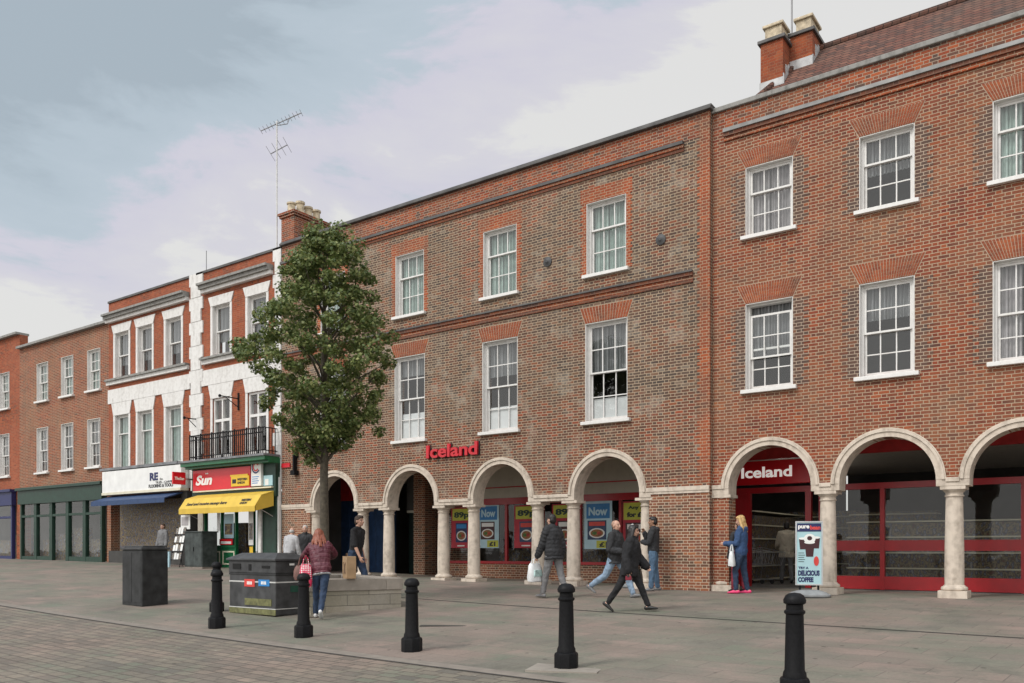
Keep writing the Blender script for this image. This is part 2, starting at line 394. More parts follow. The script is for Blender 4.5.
    def ell(s, c, rx, ry, rz, n=16, M=None):
        rs = []
        for j in range(1, n):
            a = PI*j/n
            rs.append([Vector((rx*math.sin(a)*math.cos(2*PI*i/n), ry*math.sin(a)*math.sin(2*PI*i/n), -rz*math.cos(a))) for i in range(n)])
        rs = [[(M @ p if M else p)+Vector(c) for p in r] for r in rs]
        return s.rings(rs)
    def mesh(s, name, mats, smooth=False, bevel=0):
        if bevel:
            bmesh.ops.bevel(s.bm, geom=list(s.bm.edges), offset=bevel, segments=2, affect='EDGES', profile=.5, clamp_overlap=True)
        bmesh.ops.recalc_face_normals(s.bm, faces=s.bm.faces)
        me = bpy.data.meshes.new(name); s.bm.to_mesh(me); s.bm.free()
        for m in (mats if isinstance(mats, (list, tuple)) else [mats]): me.materials.append(MATS[m])
        if smooth:
            me.polygons.foreach_set('use_smooth', [True]*len(me.polygons))
            try: me.set_sharp_from_angle(angle=R(35))
            except Exception: pass
        return me
    def build(s, name, mats, parent=None, smooth=False, bevel=0, world=True):
        if parent and world:
            s.bm.transform(wm(parent).inverted())
        o = bpy.data.objects.new(name, s.mesh(name, mats, smooth, bevel)); COL.objects.link(o)
        if parent: o.parent = parent
        return o
def evaluated(o):
    dg = bpy.context.evaluated_depsgraph_get()
    me = bpy.data.meshes.new_from_object(o.evaluated_get(dg), depsgraph=dg)
    return me
def text(name, s, size, m, parent, pos, ext=.004, bold=0, shear=0, align='LEFT', rot=None, width=None, world=True, spacing=1.0, height=None):
    """lettering standing in the x,z plane with its face towards -y"""
    cu = bpy.data.curves.new(name, 'FONT'); cu.body = s; cu.size = size; cu.extrude = ext; cu.offset = bold; cu.shear = shear
    cu.space_character = spacing; cu.resolution_u = 4
    t = bpy.data.objects.new(name, cu); COL.objects.link(t)
    me = evaluated(t); bpy.data.objects.remove(t); bpy.data.curves.remove(cu)
    xs = [v.co.x for v in me.vertices]; w = max(xs)-min(xs); x0 = min(xs); ys = [v.co.y for v in me.vertices]
    sx = width/w if width else 1; sy = height/(max(ys)-min(ys)) if height else 1
    dx = {'LEFT': 0, 'CENTER': -w*sx/2, 'RIGHT': -w*sx}[align]
    for v in me.vertices:
        x, y, z = v.co; v.co = ((x-x0)*sx+dx, -z, (y-min(ys))*sy)
    if rot is not None: me.transform(rot)
    me.transform(Matrix.Translation(pos))
    if parent and world: me.transform(wm(parent).inverted())
    me.materials.clear(); me.materials.append(MATS[m])
    o = bpy.data.objects.new(name, me); COL.objects.link(o); o.parent = parent
    return o
def remesh(mb, voxel, it=4):
    me = mb.mesh('tmp', [])
    o = bpy.data.objects.new('tmp', me); COL.objects.link(o)
    r = o.modifiers.new('r', 'REMESH'); r.mode = 'VOXEL'; r.voxel_size = voxel; r.adaptivity = 0
    sm = o.modifiers.new('s', 'SMOOTH'); sm.iterations = it; sm.factor = .5
    out = evaluated(o); bpy.data.objects.remove(o); bpy.data.meshes.remove(me)
    out.polygons.foreach_set('use_smooth', [True]*len(out.polygons))
    return out

# ------------------------------------------------------------------ ground
def sheet(name, fn_y0, fn_y1, xs, ny, dz, m):
    mb = MB(); rows = []
    for x in xs:
        a, b = fn_y0(x), fn_y1(x)
        rows.append([mb.bm.verts.new((x, a+(b-a)*j/ny, g(x, a+(b-a)*j/ny)+dz)) for j in range(ny+1)])
    for r, q in zip(rows, rows[1:]):
        for j in range(ny): mb.bm.faces.new([r[j], q[j], q[j+1], r[j+1]])
    o = mb.build(name, m, smooth=True); tag(o, kind='structure'); return o
XS = [-60+i*1.0 for i in range(81)]
kerb = lambda x: -10.22-.055*(x+10)
o = sheet('pavement', lambda x: kerb(x)+.06, lambda x: 2.2, XS, 26, 0, 'paving slabs')
sheet('road', lambda x: -34, lambda x: kerb(x)-.16, XS, 40, 0, 'road setts')
sheet('kerb', lambda x: kerb(x)-.16, lambda x: kerb(x)+.06, XS, 1, .004, 'kerb stone')
sheet('kerb_channel', lambda x: kerb(x)-.205, lambda x: kerb(x)-.165, XS, 1, .006, 'kerb joint')
drain = lambda x: -4.25-.081*(x+12.76)
sheet('drain_channel', lambda x: drain(x)-.035, lambda x: drain(x)+.035, [-17+i*.5 for i in range(75)], 1, .005, 'kerb joint')
mb = MB(); mb.poly([(-900, -900, -1.6), (900, -900, -1.6), (900, 900, -1.6), (-900, 900, -1.6)])
tag(mb.build('ground', 'kerb stone'), kind='structure')
mb = MB(); mb.box(-22.6, 4.6, 2.2, 12, -.4, .028); tag(mb.build('shop_floor', 'interior mid'), kind='structure')
mb = MB(); M = Matrix.Translation((-5.36, -9.89, g(-5.36, -9.89)+.006)) @ Matrix.Rotation(.35, 4, 'Z')
mb.box(-.42, .42, -.32, .32, -.03, 0, M); tag(mb.build('paving_slab', 'light slab'), kind='structure')

def cover(label, x, y, a, b, rz, m):
    o = empty('drain_cover', (x, y, g(x, y)), label, 'drain cover', None, rz)
    nx = Vector((g(x+.1, y)-g(x-.1, y), g(x, y+.1)-g(x, y-.1), 0))*5
    o.rotation_euler = (math.atan(nx.y), -math.atan(nx.x), rz)
    mb = MB(); mb.slab([(-a, -b), (a, -b), (a, b), (-a, b)], [[(-a+.025, -b+.025), (a-.025, -b+.025), (a-.025, b-.025), (-a+.025, b-.025)]], 0, .02, Matrix.Rotation(R(90), 4, 'X') @ Matrix.Translation((0, -.012, 0))); mb.build('frame', 'kerb joint', o, world=False)
    mb = MB(); mb.box(-a+.028, a-.028, -b+.028, b-.028, -.02, .009); mb.build('plate', m, o, world=False)
cover('narrow dark slot cover in the paving near the middle bollard', -9.25, -7.52, .42, .06, R(32), 'kerb joint')
cover('square paved inspection cover between the bin and the shops', -17.5, -4.6, .38, .30, R(-4), 'kerb stone')
# ------------------------------------------------------------------ windows
WIN = {}
def window(parent, x, y, z, w, h, cols, top, bot, tf=.5, curtain='curtain pale', drop=0, film=0, open_=0, reveal=.15, casing=.065, bh=.30):
    """sash window whose opening is w x h; top, bot: rows of panes; tf: meeting rail as a share of the height"""
    key = (round(w, 2), round(h, 2), cols, top, bot, tf, curtain, film, open_, bh)
    if key in WIN:
        o = copy_tree(WIN[key], parent); o.location = Vector((x, y, z))-wm(parent).translation; return o
    mb = MB(); c = casing; hw = w/2
    r0 = reveal-.045
    mb.box(-hw, -hw+c, r0, .26, 0, h); mb.box(hw-c, hw, r0, .26, 0, h); mb.box(-hw+c, hw-c, r0, .26, h-c*.8, h)
    mb.box(-hw, -hw+.016, -.004, r0-.002, 0, h); mb.box(hw-.016, hw, -.004, r0-.002, 0, h); mb.box(-hw+.018, hw-.018, -.002, r0-.002, h-.016, h)
    o = mb.build('window', 'window paint', bevel=.006); o.parent = parent; o.location = Vector((x, y, z))-wm(parent).translation
    mb = MB(); mb.box(-hw-.09, hw+.09, -.10, .26, -.085, -.002)
    q = mb.build('sill', 'window paint', o, bevel=.008, world=False)
    iw = hw-c-.002; zt = h-c*.8; zm = zt*(1-tf)
    def sash(z0, z1, y0, rows, nm, bottom):
        mb = MB(); st = .045; br = .085 if bottom else .04
        mb.box(-iw, -iw+st, y0, y0+.04, z0, z1); mb.box(iw-st, iw, y0, y0+.04, z0, z1)
        mb.box(-iw+st, iw-st, y0+.001, y0+.039, z0, z0+br); mb.box(-iw+st, iw-st, y0+.001, y0+.039, z1-.045, z1)
        for i in range(1, cols):
            xx = -iw+2*iw*i/cols; mb.box(xx-.012, xx+.012, y0+.004, y0+.036, z0+br, z1-.045)
        for j in range(1, rows):
            zz = z0+(z1-z0)*j/rows; mb.box(-iw+st, iw-st, y0+.006, y0+.034, zz-.012, zz+.012)
        mb.build(nm, 'window paint', o, world=False)
        mb = MB(); mb.poly([(-iw+.01, y0+.02, z0+.01), (iw-.01, y0+.02, z0+.01), (iw-.01, y0+.02, z1-.01), (-iw+.01, y0+.02, z1-.01)]); mb.build('pane', 'window glass', o, world=False)
    dz = open_*(zt-zm)
    sash(zm-dz, zt-dz, reveal-.02, top, 'sash', False); sash(.012, zm+.04, reveal+.03, bot, 'sash', True)
    if curtain:
        mb = MB(); n = 60
        pts = [(-iw+2*iw*i/n, .27+.03*math.sin(i*1.25)+.012*math.sin(i*2.9+1)) for i in range(n+1)]
        zc = .1 if 'curtain' in curtain else h*bh
        for a, b in zip(pts, pts[1:]):
            if 'curtain' in curtain and abs(a[0]+.06) < .015 and cols == 3: continue
            mb.poly([(a[0], a[1], zc), (b[0], b[1], zc), (b[0], b[1], zt), (a[0], a[1], zt)])
        mb.build('curtain' if 'curtain' in curtain else 'blind', curtain, o, world=False)
    if film:
        mb = MB(); mb.box(-iw+.05, iw-.05, reveal+.085, reveal+.09, .08, film*h); mb.build('frosted_panel', 'frost film', o, world=False)
    WIN[key] = o; return o
def fan(parent, xc, w, z0, h, splay, n, y, m='rubbed red brick', backm='mortar'):
    mb = MB(); hw = w/2
    mb.mi = 1; mb.slab([(xc-hw-.01, z0), (xc+hw+.01, z0), (xc+hw+splay, z0+h), (xc-hw-splay, z0+h)], [], y-.004, y+.05); mb.mi = 0
    gp = .1
    for i in range(n):
        a, b = (i+gp)/n, (i+1-gp)/n; bx = lambda t: xc-hw+w*t; tx = lambda t: xc-hw-splay+.01+(w+2*splay-.02)*t
        mb.slab([(bx(a), z0+.004), (bx(b), z0+.004), (tx(b), z0+h-.006), (tx(a), z0+h-.006)], [], y-.010, y+.03)
    return mb.build('window_arch', [m, backm], parent)

# ------------------------------------------------------------------ arcade building and its neighbour
SP, RI, RO = 2.34, .92, 1.10
def arc(c, r, z, n=28, a0=PI, a1=0): return [(c+r*math.cos(a0+(a1-a0)*i/n), z+r*math.sin(a0+(a1-a0)*i/n)) for i in range(n+1)]
def arch_ring(parent, c, y):
    mb = MB()
    for r0, r1, ya, yb in ((RI, RI+.10, -.035, .45), (RI+.103, RI+.155, -.06, .1), (RI+.158, RO, -.045, .1)):
        n = 32; pin = arc(c, r0, SP, n); pout = arc(c, r1, SP, n)
        for i in range(n):
            q = [pin[i], pin[i+1], pout[i+1], pout[i]]
            a = [mb.bm.verts.new((p[0], y+ya, p[1])) for p in q]; b = [mb.bm.verts.new((p[0], y+yb, p[1])) for p in q]
            mb.bm.faces.new(a); mb.bm.faces.new(b[::-1])
            mb.bm.faces.new([a[1], a[0], b[0], b[1]]); mb.bm.faces.new([a[3], a[2], b[2], b[3]])
            if i == 0: mb.bm.faces.new([a[0], a[3], b[3], b[0]])
            if i == n-1: mb.bm.faces.new([a[2], a[1], b[1], b[2]])
    bmesh.ops.remove_doubles(mb.bm, verts=mb.bm.verts, dist=.0005)
    return mb.build('arch', 'column stone', parent, smooth=True)
def column(parent, x, y):
    z0 = g(x, y)-.02
    mb = MB(); n = 24
    prof = [(.175, .26), (.178, .5), (.174, 1.0), (.165, 1.5), (.155, 1.95), (.152, 2.0)]
    mb.lathe([(r, z) for r, z in prof], (x, y, 0), n)
    o = mb.build('column', 'column stone', parent, smooth=True)
    mb = MB(); mb.box(x-.26, x+.26, y-.26, y+.26, z0, .15)
    mb.lathe([(.215, .15), (.24, .17), (.245, .195), (.235, .22), (.20, .235), (.195, .25), (.178, .262)], (x, y, 0), n)
    mb.build('plinth', 'column stone', o, smooth=True)
    mb = MB()
    mb.lathe([(.152, 1.998), (.175, 2.005), (.178, 2.025), (.16, 2.035), (.158, 2.08), (.17, 2.09), (.205, 2.125), (.21, 2.14)], (x, y, 0), n)
    mb.box(x-.225, x+.225, y-.225, y+.225, 2.14, 2.205)
    mb.build('capital', 'column stone', o, smooth=True)
    return o
def facade(parent, x0, x1, archs, lastx, firstx, wins, y, m, top=11.0, t=.42):
    out = [(x0, -.4), (firstx, -.4), (firstx, SP-.02)]
    for c in archs: out += arc(c, RI+.02, SP-.02)
    out += [(lastx, SP-.02), (lastx, -.4), (x1, -.4), (x1, top), (x0, top)]
    holes = [[(x-w/2, z), (x+w/2, z), (x+w/2, z+h), (x-w/2, z+h)] for x, z, w, h in wins]
    mb = MB(); mb.slab(out, holes, y, y+t); return mb.build('wall', m, parent)
def moulding(parent, x0, x1, y, parts, name='string_course'):
    """parts: (depth, z0, z1, material)"""
    ms = []; mb = MB()
    for d, z0, z1, m in parts:
        if m not in ms: ms.append(m)
        mb.mi = ms.index(m); mb.box(x0, x1, y-d, y+.05, z0, z1)
    return mb.build(name, ms, parent)

arcade = empty('arcade_building', (-15.2, 0, 0), 'long brown brick building with five round arches at street level and three floors', 'building')
AC = [-20.2, -16.95, -13.68, -10.42]
WX = [-20.27, -17.0, -13.71, -10.43]
w_main = [(x, 7.83, 1.12, 1.80) for x in WX]+[(x, 4.16, 1.19, 2.46) for x in WX]
facade(arcade, -22.72, -7.72, AC, -9.25, -21.33, w_main, 0, 'brown flemish brick')
for i, x in enumerate(WX):
    window(arcade, x, 0, 7.83, 1.12, 1.80, 3, 1, 2, tf=.36, curtain='curtain pale')
    window(arcade, x, 0, 4.16, 1.19, 2.46, 3, 2, 2, tf=.5, curtain='blind grey', film=(0, .33, .28, .24)[i], bh=(.6, .78, .62, .50)[i])
    mb = MB()          # rubbed brick dressing round the upper window, toothed at its outer edge
    mb.box(x-.73, x+.73, -.006, .05, 9.632, 10.0)
    for s in (-1, 1):
        for k in range(24):
            ww = .12 if k % 2 else .17; z = 7.83+k*.075
            a, b = (x+s*.562, x+s*(.56+ww)); mb.box(min(a, b), max(a, b), -.006, .05, z, min(z+.075, 9.63))
    mb.build('window_dressing', 'dressing brick', arcade)
    fan(arcade, x, 1.19, 6.625, .40, .16, 17, 0)
mb = MB()
for k in range(115):
    ww = .24 if k % 2 else .30; z = 2.50+k*.075
    mb.box(-7.725-ww, -7.719, -.005, .05, z, z+.0745)
mb.build('corner_brickwork', 'dressing brick', arcade)
moulding(arcade, -22.72, -8.35, 0, [(.10, 10.385, 10.46, 'dark lead'), (.06, 10.31, 10.385, 'dressing brick'), (.03, 10.23, 10.31, 'band brick')], 'cornice')
moulding(arcade, -22.72, -8.12, 0, [(.09, 7.385, 7.425, 'dark lead'), (.06, 7.30, 7.385, 'band brick'), (.02, 7.22, 7.30, 'dressing brick'), (.035, 7.14, 7.22, 'band brick')])
mb = MB(); mb.box(-22.715, -7.725, -.003, .3, 10.46, 11.0); mb.build('parapet', 'parapet brick', arcade)
mb = MB(); mb.box(-22.74, -7.66, -.11, .5, 11.002, 11.075); mb.box(-22.74, -7.66, -.06, .4, 11.075, 11.13); mb.build('coping', 'dark lead', arcade, bevel=.012)
for c in AC: arch_ring(arcade, c, 0)
for x in (-21.28, -19.12, -18.03, -15.87, -14.76, -12.60, -11.50, -9.40): column(arcade, x, .21)
for a, b in zip(AC, AC[1:]):
    mb = MB(); mb.box(a+RI, b-RI, -.03, .45, 2.206, SP); mb.box(a+RO-.005, b-RO+.005, -.055, .1, SP-.05, SP+.035)
    mb.build('entablature', 'column stone', arcade, bevel=.006)
for a, b in ((-22.72, AC[0]-RO+.01), (AC[3]+RO-.01, -7.725)):
    mb = MB(); mb.box(a, b, -.045, .2, 2.33, 2.43); mb.box(a, b, -.03, .2, 2.27, 2.33); mb.build('string_course', 'column stone', arcade)
for a, b in ((-21.55, AC[0]-RI), (AC[3]+RI, -9.2)):
    mb = MB(); mb.box(a, b, -.028, .45, 2.207, SP-.001); mb.build('entablature', 'column stone', arcade)
# brick pier between the last arch and the neighbour carries its own face brick
mb = MB(); mb.box(-9.25, -7.725, -.006, .3, -.3, 2.27); mb.build('pier', 'pier brick', arcade)
mb = MB(); mb.box(-22.71, -21.34, -.006, .3, -.3, 2.27); mb.build('pier', 'pier brick', arcade)
for x, z in ((-12.15, 8.41), (-8.94, 8.30)):
    mb = MB(); mb.lathe([(.11, 0), (.13, .01), (.13, .03), (.06, .045), (.03, .07)], (0, 0, 0), 10, Matrix.Translation((x, 0, z)) @ Matrix.Rotation(R(90), 4, 'X'))
    mb.build('wall_anchor', 'iron anchor', arcade, smooth=True)
mb = MB(); mb.box(-22.7, -7.8, 1.3, 1.4, 3.7, 10.6); mb.box(-22.7, -7.8, .45, 1.3, 7.0, 7.3); mb.box(-22.7, -7.8, .45, 12.0, 10.6, 10.75); mb.box(-22.7,-22.5,.43,12,0,10.6); mb.box(-22.7,-7.8,11.8,12,0,10.6)
mb.build('interior', 'interior dark', arcade)
mb = MB(); mb.box(-22.5, -7.7, .44, 12, 3.48, 3.7); mb.build('ceiling', 'ceiling plaster', arcade)
# back of the arcade: red and blue boarding, passage, shopfront
BY = 2.4
mb = MB(); mb.box(-22.5, -19.9, BY, BY+.15, 2.66, 3.48); mb.build('fascia', 'dull red', arcade)
mb = MB()
for k in range(6): mb.box(-22.5+k*.43, -22.5+k*.43+.42, BY+.02, BY+.12, -.05, 2.66)
mb.build('shutter', 'board blue', arcade, bevel=.008)
mb = MB(); mb.box(-19.9, -19.05, BY+.7, BY+.8, -.05, 2.2); mb.box(-19.8, -19.5, BY+.68, BY+.71, 1.1, 2.0); mb.box(-19.44, -19.14, BY+.68, BY+.71, 1.1, 2.0)
mb.build('door', 'door green', arcade)
mb = MB(); mb.box(-19.9, -19.02, BY+.6, BY+.8, 2.2, 2.28); mb.build('door_lintel', 'cream board', arcade)
mb = MB(); mb.box(-19.9, -19.02, BY+.6, BY+.8, 2.28, 3.48); mb.box(-18.6, -18.0, BY+1.6, BY+1.7, 0, 3.48); mb.build('recess_wall', 'interior dark', arcade)
mb = MB(); mb.box(-19.03, -18.55, BY, BY+.6, -.05, 3.48); mb.build('passage_pier', 'pier brick', arcade)
mb = MB(); mb.box(-18.0, -17.75, BY, BY+1.7, -.05, 3.48); mb.build('passage_pier', 'pier brick', arcade)
sf = MB(); sf.box(-17.75, -9.25, BY+.02, BY+.2, -.05, .52); sf.build('stall_riser', 'pier brick', arcade)
sf = MB()
sf.box(-17.75, -9.25, BY-.02, BY+.12, .52, .60); sf.box(-17.75, -9.25, BY, BY+.1, 2.32, 2.52)
MU = [-17.72, -16.55, -15.27, -13.95, -12.65, -11.35, -10.05, -9.29]
for x in MU: sf.box(x-.04, x+.04, BY+.005, BY+.095, .60, 2.32)
sf.build('shopfront_frame', 'shop red', arcade)
sf = MB(); sf.poly([(-17.7, BY+.053, .6), (-9.3, BY+.053, .6), (-9.3, BY+.053, 2.32), (-17.7, BY+.053, 2.32)]); sf.build('shop_window', 'shop glass', arcade)
sf = MB(); sf.box(-17.75, -9.25, BY+.01, BY+.15, 2.52, 2.83); sf.box(-17.75, -9.25, BY+.01, BY+.15, 2.865, 3.48)
sf.build('fascia', 'cream board', arcade)
sf = MB(); sf.box(-17.75, -9.25, BY-.005, BY+.14, 2.832, 2.863); sf.build('fascia_trim', 'dull red', arcade)
for y in (4.4, 6.6):
    mb = MB(); mb.box(-17.0, -9.6, y, y+.7, .03, 1.0 if y < 5 else 2.0); mb.build('freezer_row', 'shelf goods', arcade)

right = empty('corner_brick_building', (-1.6, .14, 0), 'taller-roofed orange brick building with a red shop entrance under its round arches', 'building')
RY = .14
AR = [-6.40, -3.97, -1.54, .89, 3.32]
wr = [(x, 7.98, 1.06, 1.54) for x in AR]+[(x, 4.53, 1.06, 1.93) for x in AR]
facade(right, -7.716, 4.6, AR, 4.3, -7.33, wr, RY, 'orange flemish brick')
for i, x in enumerate(AR):
    window(right, x, RY, 7.98, 1.06, 1.54, 3, 1, 2, tf=.36, curtain=('curtain mauve', 'blind grey', 'curtain pale', 'curtain mauve', 'blind grey')[i], bh=.5)
    window(right, x, RY, 4.53, 1.06, 1.93, 3, 2, 2, tf=.52, curtain=('blind grey', 'blind grey', 'curtain mauve', 'blind grey', 'curtain pale')[i], open_=.20 if i == 0 else 0, bh=(.47, .62, .3, .7, .3)[i])
    fan(right, x, 1.06, 6.465, .42, .21, 24, RY, 'rubbed red brick'); fan(right, x, 1.06, 9.525, .38, .20, 24, RY, 'rubbed red brick')
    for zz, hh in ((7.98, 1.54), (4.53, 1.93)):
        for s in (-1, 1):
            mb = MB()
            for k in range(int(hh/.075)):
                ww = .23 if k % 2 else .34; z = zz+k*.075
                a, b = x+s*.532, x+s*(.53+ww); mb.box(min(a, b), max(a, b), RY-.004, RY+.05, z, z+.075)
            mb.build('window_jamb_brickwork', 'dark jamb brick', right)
    arch_ring(right, x, RY)
for a, b in zip(AR, AR[1:]):
    xm = (a+b)/2; column(right, xm, RY+.2)
    mb = MB(); mb.box(a+RI, b-RI, RY-.03, RY+.45, 2.206, SP); mb.box(a+RO-.005, b-RO+.005, RY-.055, RY+.1, SP-.05, SP+.035)
    mb.build('entablature', 'column stone', right, bevel=.006)
column(right, -7.50, RY+.2); column(right, 4.42, RY+.2)
mb = MB(); mb.box(-7.716, AR[0]-RI, RY-.028, RY+.45, 2.206, SP-.001); mb.box(-7.71, AR[0]-RO+.01, RY-.05, RY+.1, SP, SP+.09); mb.build('entablature', 'column stone', right)
mb = MB(); mb.box(-7.712, -7.32, RY+.002, RY+.4, -.3, 2.2); mb.build('pier', 'pier brick', right)
moulding(right, -7.42, 4.6, RY, [(.12, 10.42, 10.50, 'weathered lead'), (.09, 10.33, 10.42, 'band brick'), (.05, 10.24, 10.33, 'dressing brick')], 'cornice')
mb = MB(); mb.box(-7.70, 4.6, RY-.003, RY+.35, 10.50, 10.95); mb.build('parapet', 'parapet brick', right)
mb = MB(); mb.box(-7.72, 4.65, RY-.07, RY+.42, 10.952, 11.06); mb.build('coping', 'grey coping', right, bevel=.015)
mb = MB()
e0, e1, r0, r1 = (-7.35, .6, 10.98), (4.6, .6, 10.98), (-6.15, 2.6, 13.05), (4.6, 2.6, 13.05)
k0, k1 = (-7.35, 4.6, 10.98), (4.6, 4.6, 10.98)
mb.poly([e0, e1, r1, r0]); mb.poly([k1, k0, r0, r1]); mb.poly([k0, e0, r0]); mb.poly([e1, k1, r1]); mb.poly([e0, k0, k1, e1])
rf = mb.build('roof', 'roof tile', right)
mb = MB(); mb.tube([r0, r1], .09, 10); mb.tube([(-7.33, .62, 11.02), r0], .08, 10); mb.build('ridge_tile', 'roof tile', rf, smooth=True)
ch = MB(); ch.box(-7.07, -6.535, 1.5, 3.4, 11.0, 12.98); ch.box(-6.53, -6.0, 2.0, 3.4, 11.0, 13.2)
ch = ch.build('chimney', 'rubbed red brick', rf)
mb = MB(); mb.box(-7.13, -6.475, 1.44, 3.46, 12.98, 13.06); mb.box(-6.53, -5.94, 1.94, 3.46, 13.2, 13.28); mb.build('chimney_cap', 'dark lead', ch, bevel=.01)
mb = MB()
for x0, x1, y0, y1, z in ((-7.0, -6.6, 1.6, 2.05, 13.06), (-6.42, -6.06, 2.1, 2.75, 13.28)):
    mb.box(x0, x1, y0, y1, z, z+.32); mb.box(x0-.05, x1+.05, y0-.05, y1+.05, z+.32, z+.39)
mb.build('chimney_pot', 'pot clay', ch, bevel=.015)
mb = MB()
for i in range(3):
    y = 2.0+i*.2; z = 10.98+(y-.6)*1.035
    mb.box(-6.03, -5.985, y, y+.2, z-.05, z+.22+.12*(i % 2))
mb.box(-6.53, -5.99, 1.975, 2.0, 12.3, 12.62); mb.box(-7.09, -6.5, 1.475, 1.5, 11.75, 12.06)
for i in range(3):
    y = 1.5+i*.17; z = 10.98+(y-.6)*1.035; mb.box(-6.545, -6.515, y, y+.17, z-.05, z+.24+.1*(i % 2))
mb.build('lead_flashing', 'pale lead', ch)
mb = MB(); mb.box(-7.6, 4.6, 1.5, 1.6, 3.7, 10.9); mb.box(-7.6, 4.6, .58, 1.5, 7.0, 7.3); mb.box(-7.7, 4.6, 11.8, 12, 0, 10.9); mb.box(4.4,4.6,.57,12,2.5,10.9)
mb.build('interior', 'interior dark', right)
mb = MB(); mb.box(-7.7, 4.6, .58, 12, 3.48, 3.7); mb.build('ceiling', 'ceiling plaster', right)
# red entrance
mb = MB(); mb.box(-9.25, 4.4, BY+.03, BY+.15, 3.2, 3.48); mb.build('fascia', 'dull red', right)
mb = MB()
for x0, x1 in ((-8.05, -7.66), (-6.3, -6.16), (-5.98, -5.86), (-4.6, -4.5), (-3.2, -3.1), (-1.8, -1.7), (-.4, -.3), (1.0, 1.1), (2.4, 2.5), (3.9, 4.0)):
    mb.box(x0, x1, BY+.02, BY+.14, .03, 2.50)
mb.box(-9.2, 4.4, BY+.005, BY+.12, 2.36, 2.5)
mb.box(-5.86, 4.4, BY+.025, BY+.1, .04, .34); mb.box(-5.86, 4.4, BY+.03, BY+.11, .93, 1.17)
mb.build('shopfront_frame', 'shop red', right)
mb = MB(); mb.poly([(-5.9, BY+.06, .34), (4.4, BY+.06, .34), (4.4, BY+.06, 2.36), (-5.9, BY+.06, 2.36)]); mb.build('shop_window', 'shop glass', right)
for x0, x1, y0, y1, z1, nm in ((-9.0, -8.3, 4.5, 9.5, 1.9, 'shelf_row'), (-6.9, -4.5, 9.0, 9.6, 2.1, 'shelf_row'), (-5.7, -1.0, 4.0, 4.7, 1.6, 'shelf_row'), (-9.2, -7.0, 10.0, 10.6, 2.2, 'shelf_row')):
    mb = MB(); mb.box(x0, x1, y0, y1, .03, z1); sh = mb.build(nm, 'shelf goods', right)
    for k in range(int(z1/.38)+1):
        mb = MB(); mb.box(x0-.03, x1+.03, y0-.06, y1+.06, .1+k*.38, .135+k*.38); mb.build('shelf', 'paper cream', sh)
for x, y in ((-7.2, 4.2), (-7.6, 6.8), (-12.5, 5.0), (-15.5, 5.0)):
    mb = MB(); mb.box(x-.6, x+.6, y-.05, y+.05, 2.98, 3.03); mb.build('strip_light', 'tube light', right if x > -9 else arcade)

# ------------------------------------------------------------------ red-brick terrace on the far side
terr = empty('newsagent_building', (-25.2, .02, 0), 'red brick and white stucco building with an iron balcony above a green newsagent shopfront', 'building')
def terrace(parent, x0, x1, wx, y, base, wmat='plain red brick', quoins=(), qw=.82):
    holes = [[(x-w/2, z), (x+w/2, z), (x+w/2, z+h), (x-w/2, z+h)] for x in wx for z, w, h in ((7.86, 1.0, 1.8), (4.2, 1.0, 2.15))]
    mb = MB(); mb.slab([(x0, 3.1), (x1, 3.1), (x1, 10.95), (x0, 10.95)], holes, y, y+.4); mb.build('wall', wmat, parent)
    for x in wx:
        window(parent, x, y, 7.86, 1.0, 1.8, 1, 1, 1, tf=.5, curtain='blind grey', casing=.06, reveal=.15)
        for z, hh in ((9.662, .34), (6.352, .5)):
            mb = MB(); mb.slab([(x-.60, z), (x+.60, z), (x+.74, z+hh), (x-.74, z+hh)], [], y-.035, y+.05); mb.build('window_head', 'white paint', parent)
        for s in (-1, 1):
            for z, h in ((7.86, 1.80), (4.2, 2.15)):
                a, b = x+s*.502, x+s*.62; mb = MB(); mb.box(min(a, b), max(a, b), y-.02, y+.05, z, z+h); mb.build('window_surround', 'white paint', parent)
    mb = MB(); mb.box(x0, x1, y-.05, y+.5, 10.952, 11.03); mb.build('coping', 'dark lead', parent)
    mb = MB(); mb.box(x0, x1, y-.04, y+.05, 6.86, 7.42); mb.build('stucco_band', 'white paint', parent)
    mb = MB(); mb.box(x0, x1, y+1.2, y+1.3, 3.1, 10.8); mb.box(x0, x1, y+.42, y+1.2, 7.0, 7.2); mb.box(x0, x1, y+.42, y+8, 10.6, 10.7); mb.build('interior', 'interior dark', parent)
    for a, b, n in quoins:
        mb = MB(); z = 3.1; k = 0
        while z < 11.0:
            ww = 0 if k % 2 else .11; z1 = min(z+.44, 11.06)
            mb.box(a+ww, b-ww if n else b, y-.05-.012*(k % 2 == 0), y+.04, z, z1-.008); z += .44; k += 1
        mb.build('quoins', 'white paint', parent)
terrace(terr, -27.5, -22.74, (-26.05, -24.05), .02, .3, quoins=((-27.92, -27.10, True), (-23.16, -22.745, False)))
for a, b in ((-27.08, -23.18),):
    moulding(terr, a, b, .02, [(.34, 10.42, 10.5, 'grey coping'), (.26, 10.30, 10.42, 'grey coping'), (.16, 10.18, 10.30, 'white paint')], 'cornice')
    moulding(terr, a, b, .02, [(.22, 7.77, 7.84, 'grey coping'), (.12, 7.62, 7.77, 'white paint')], 'sill_band')
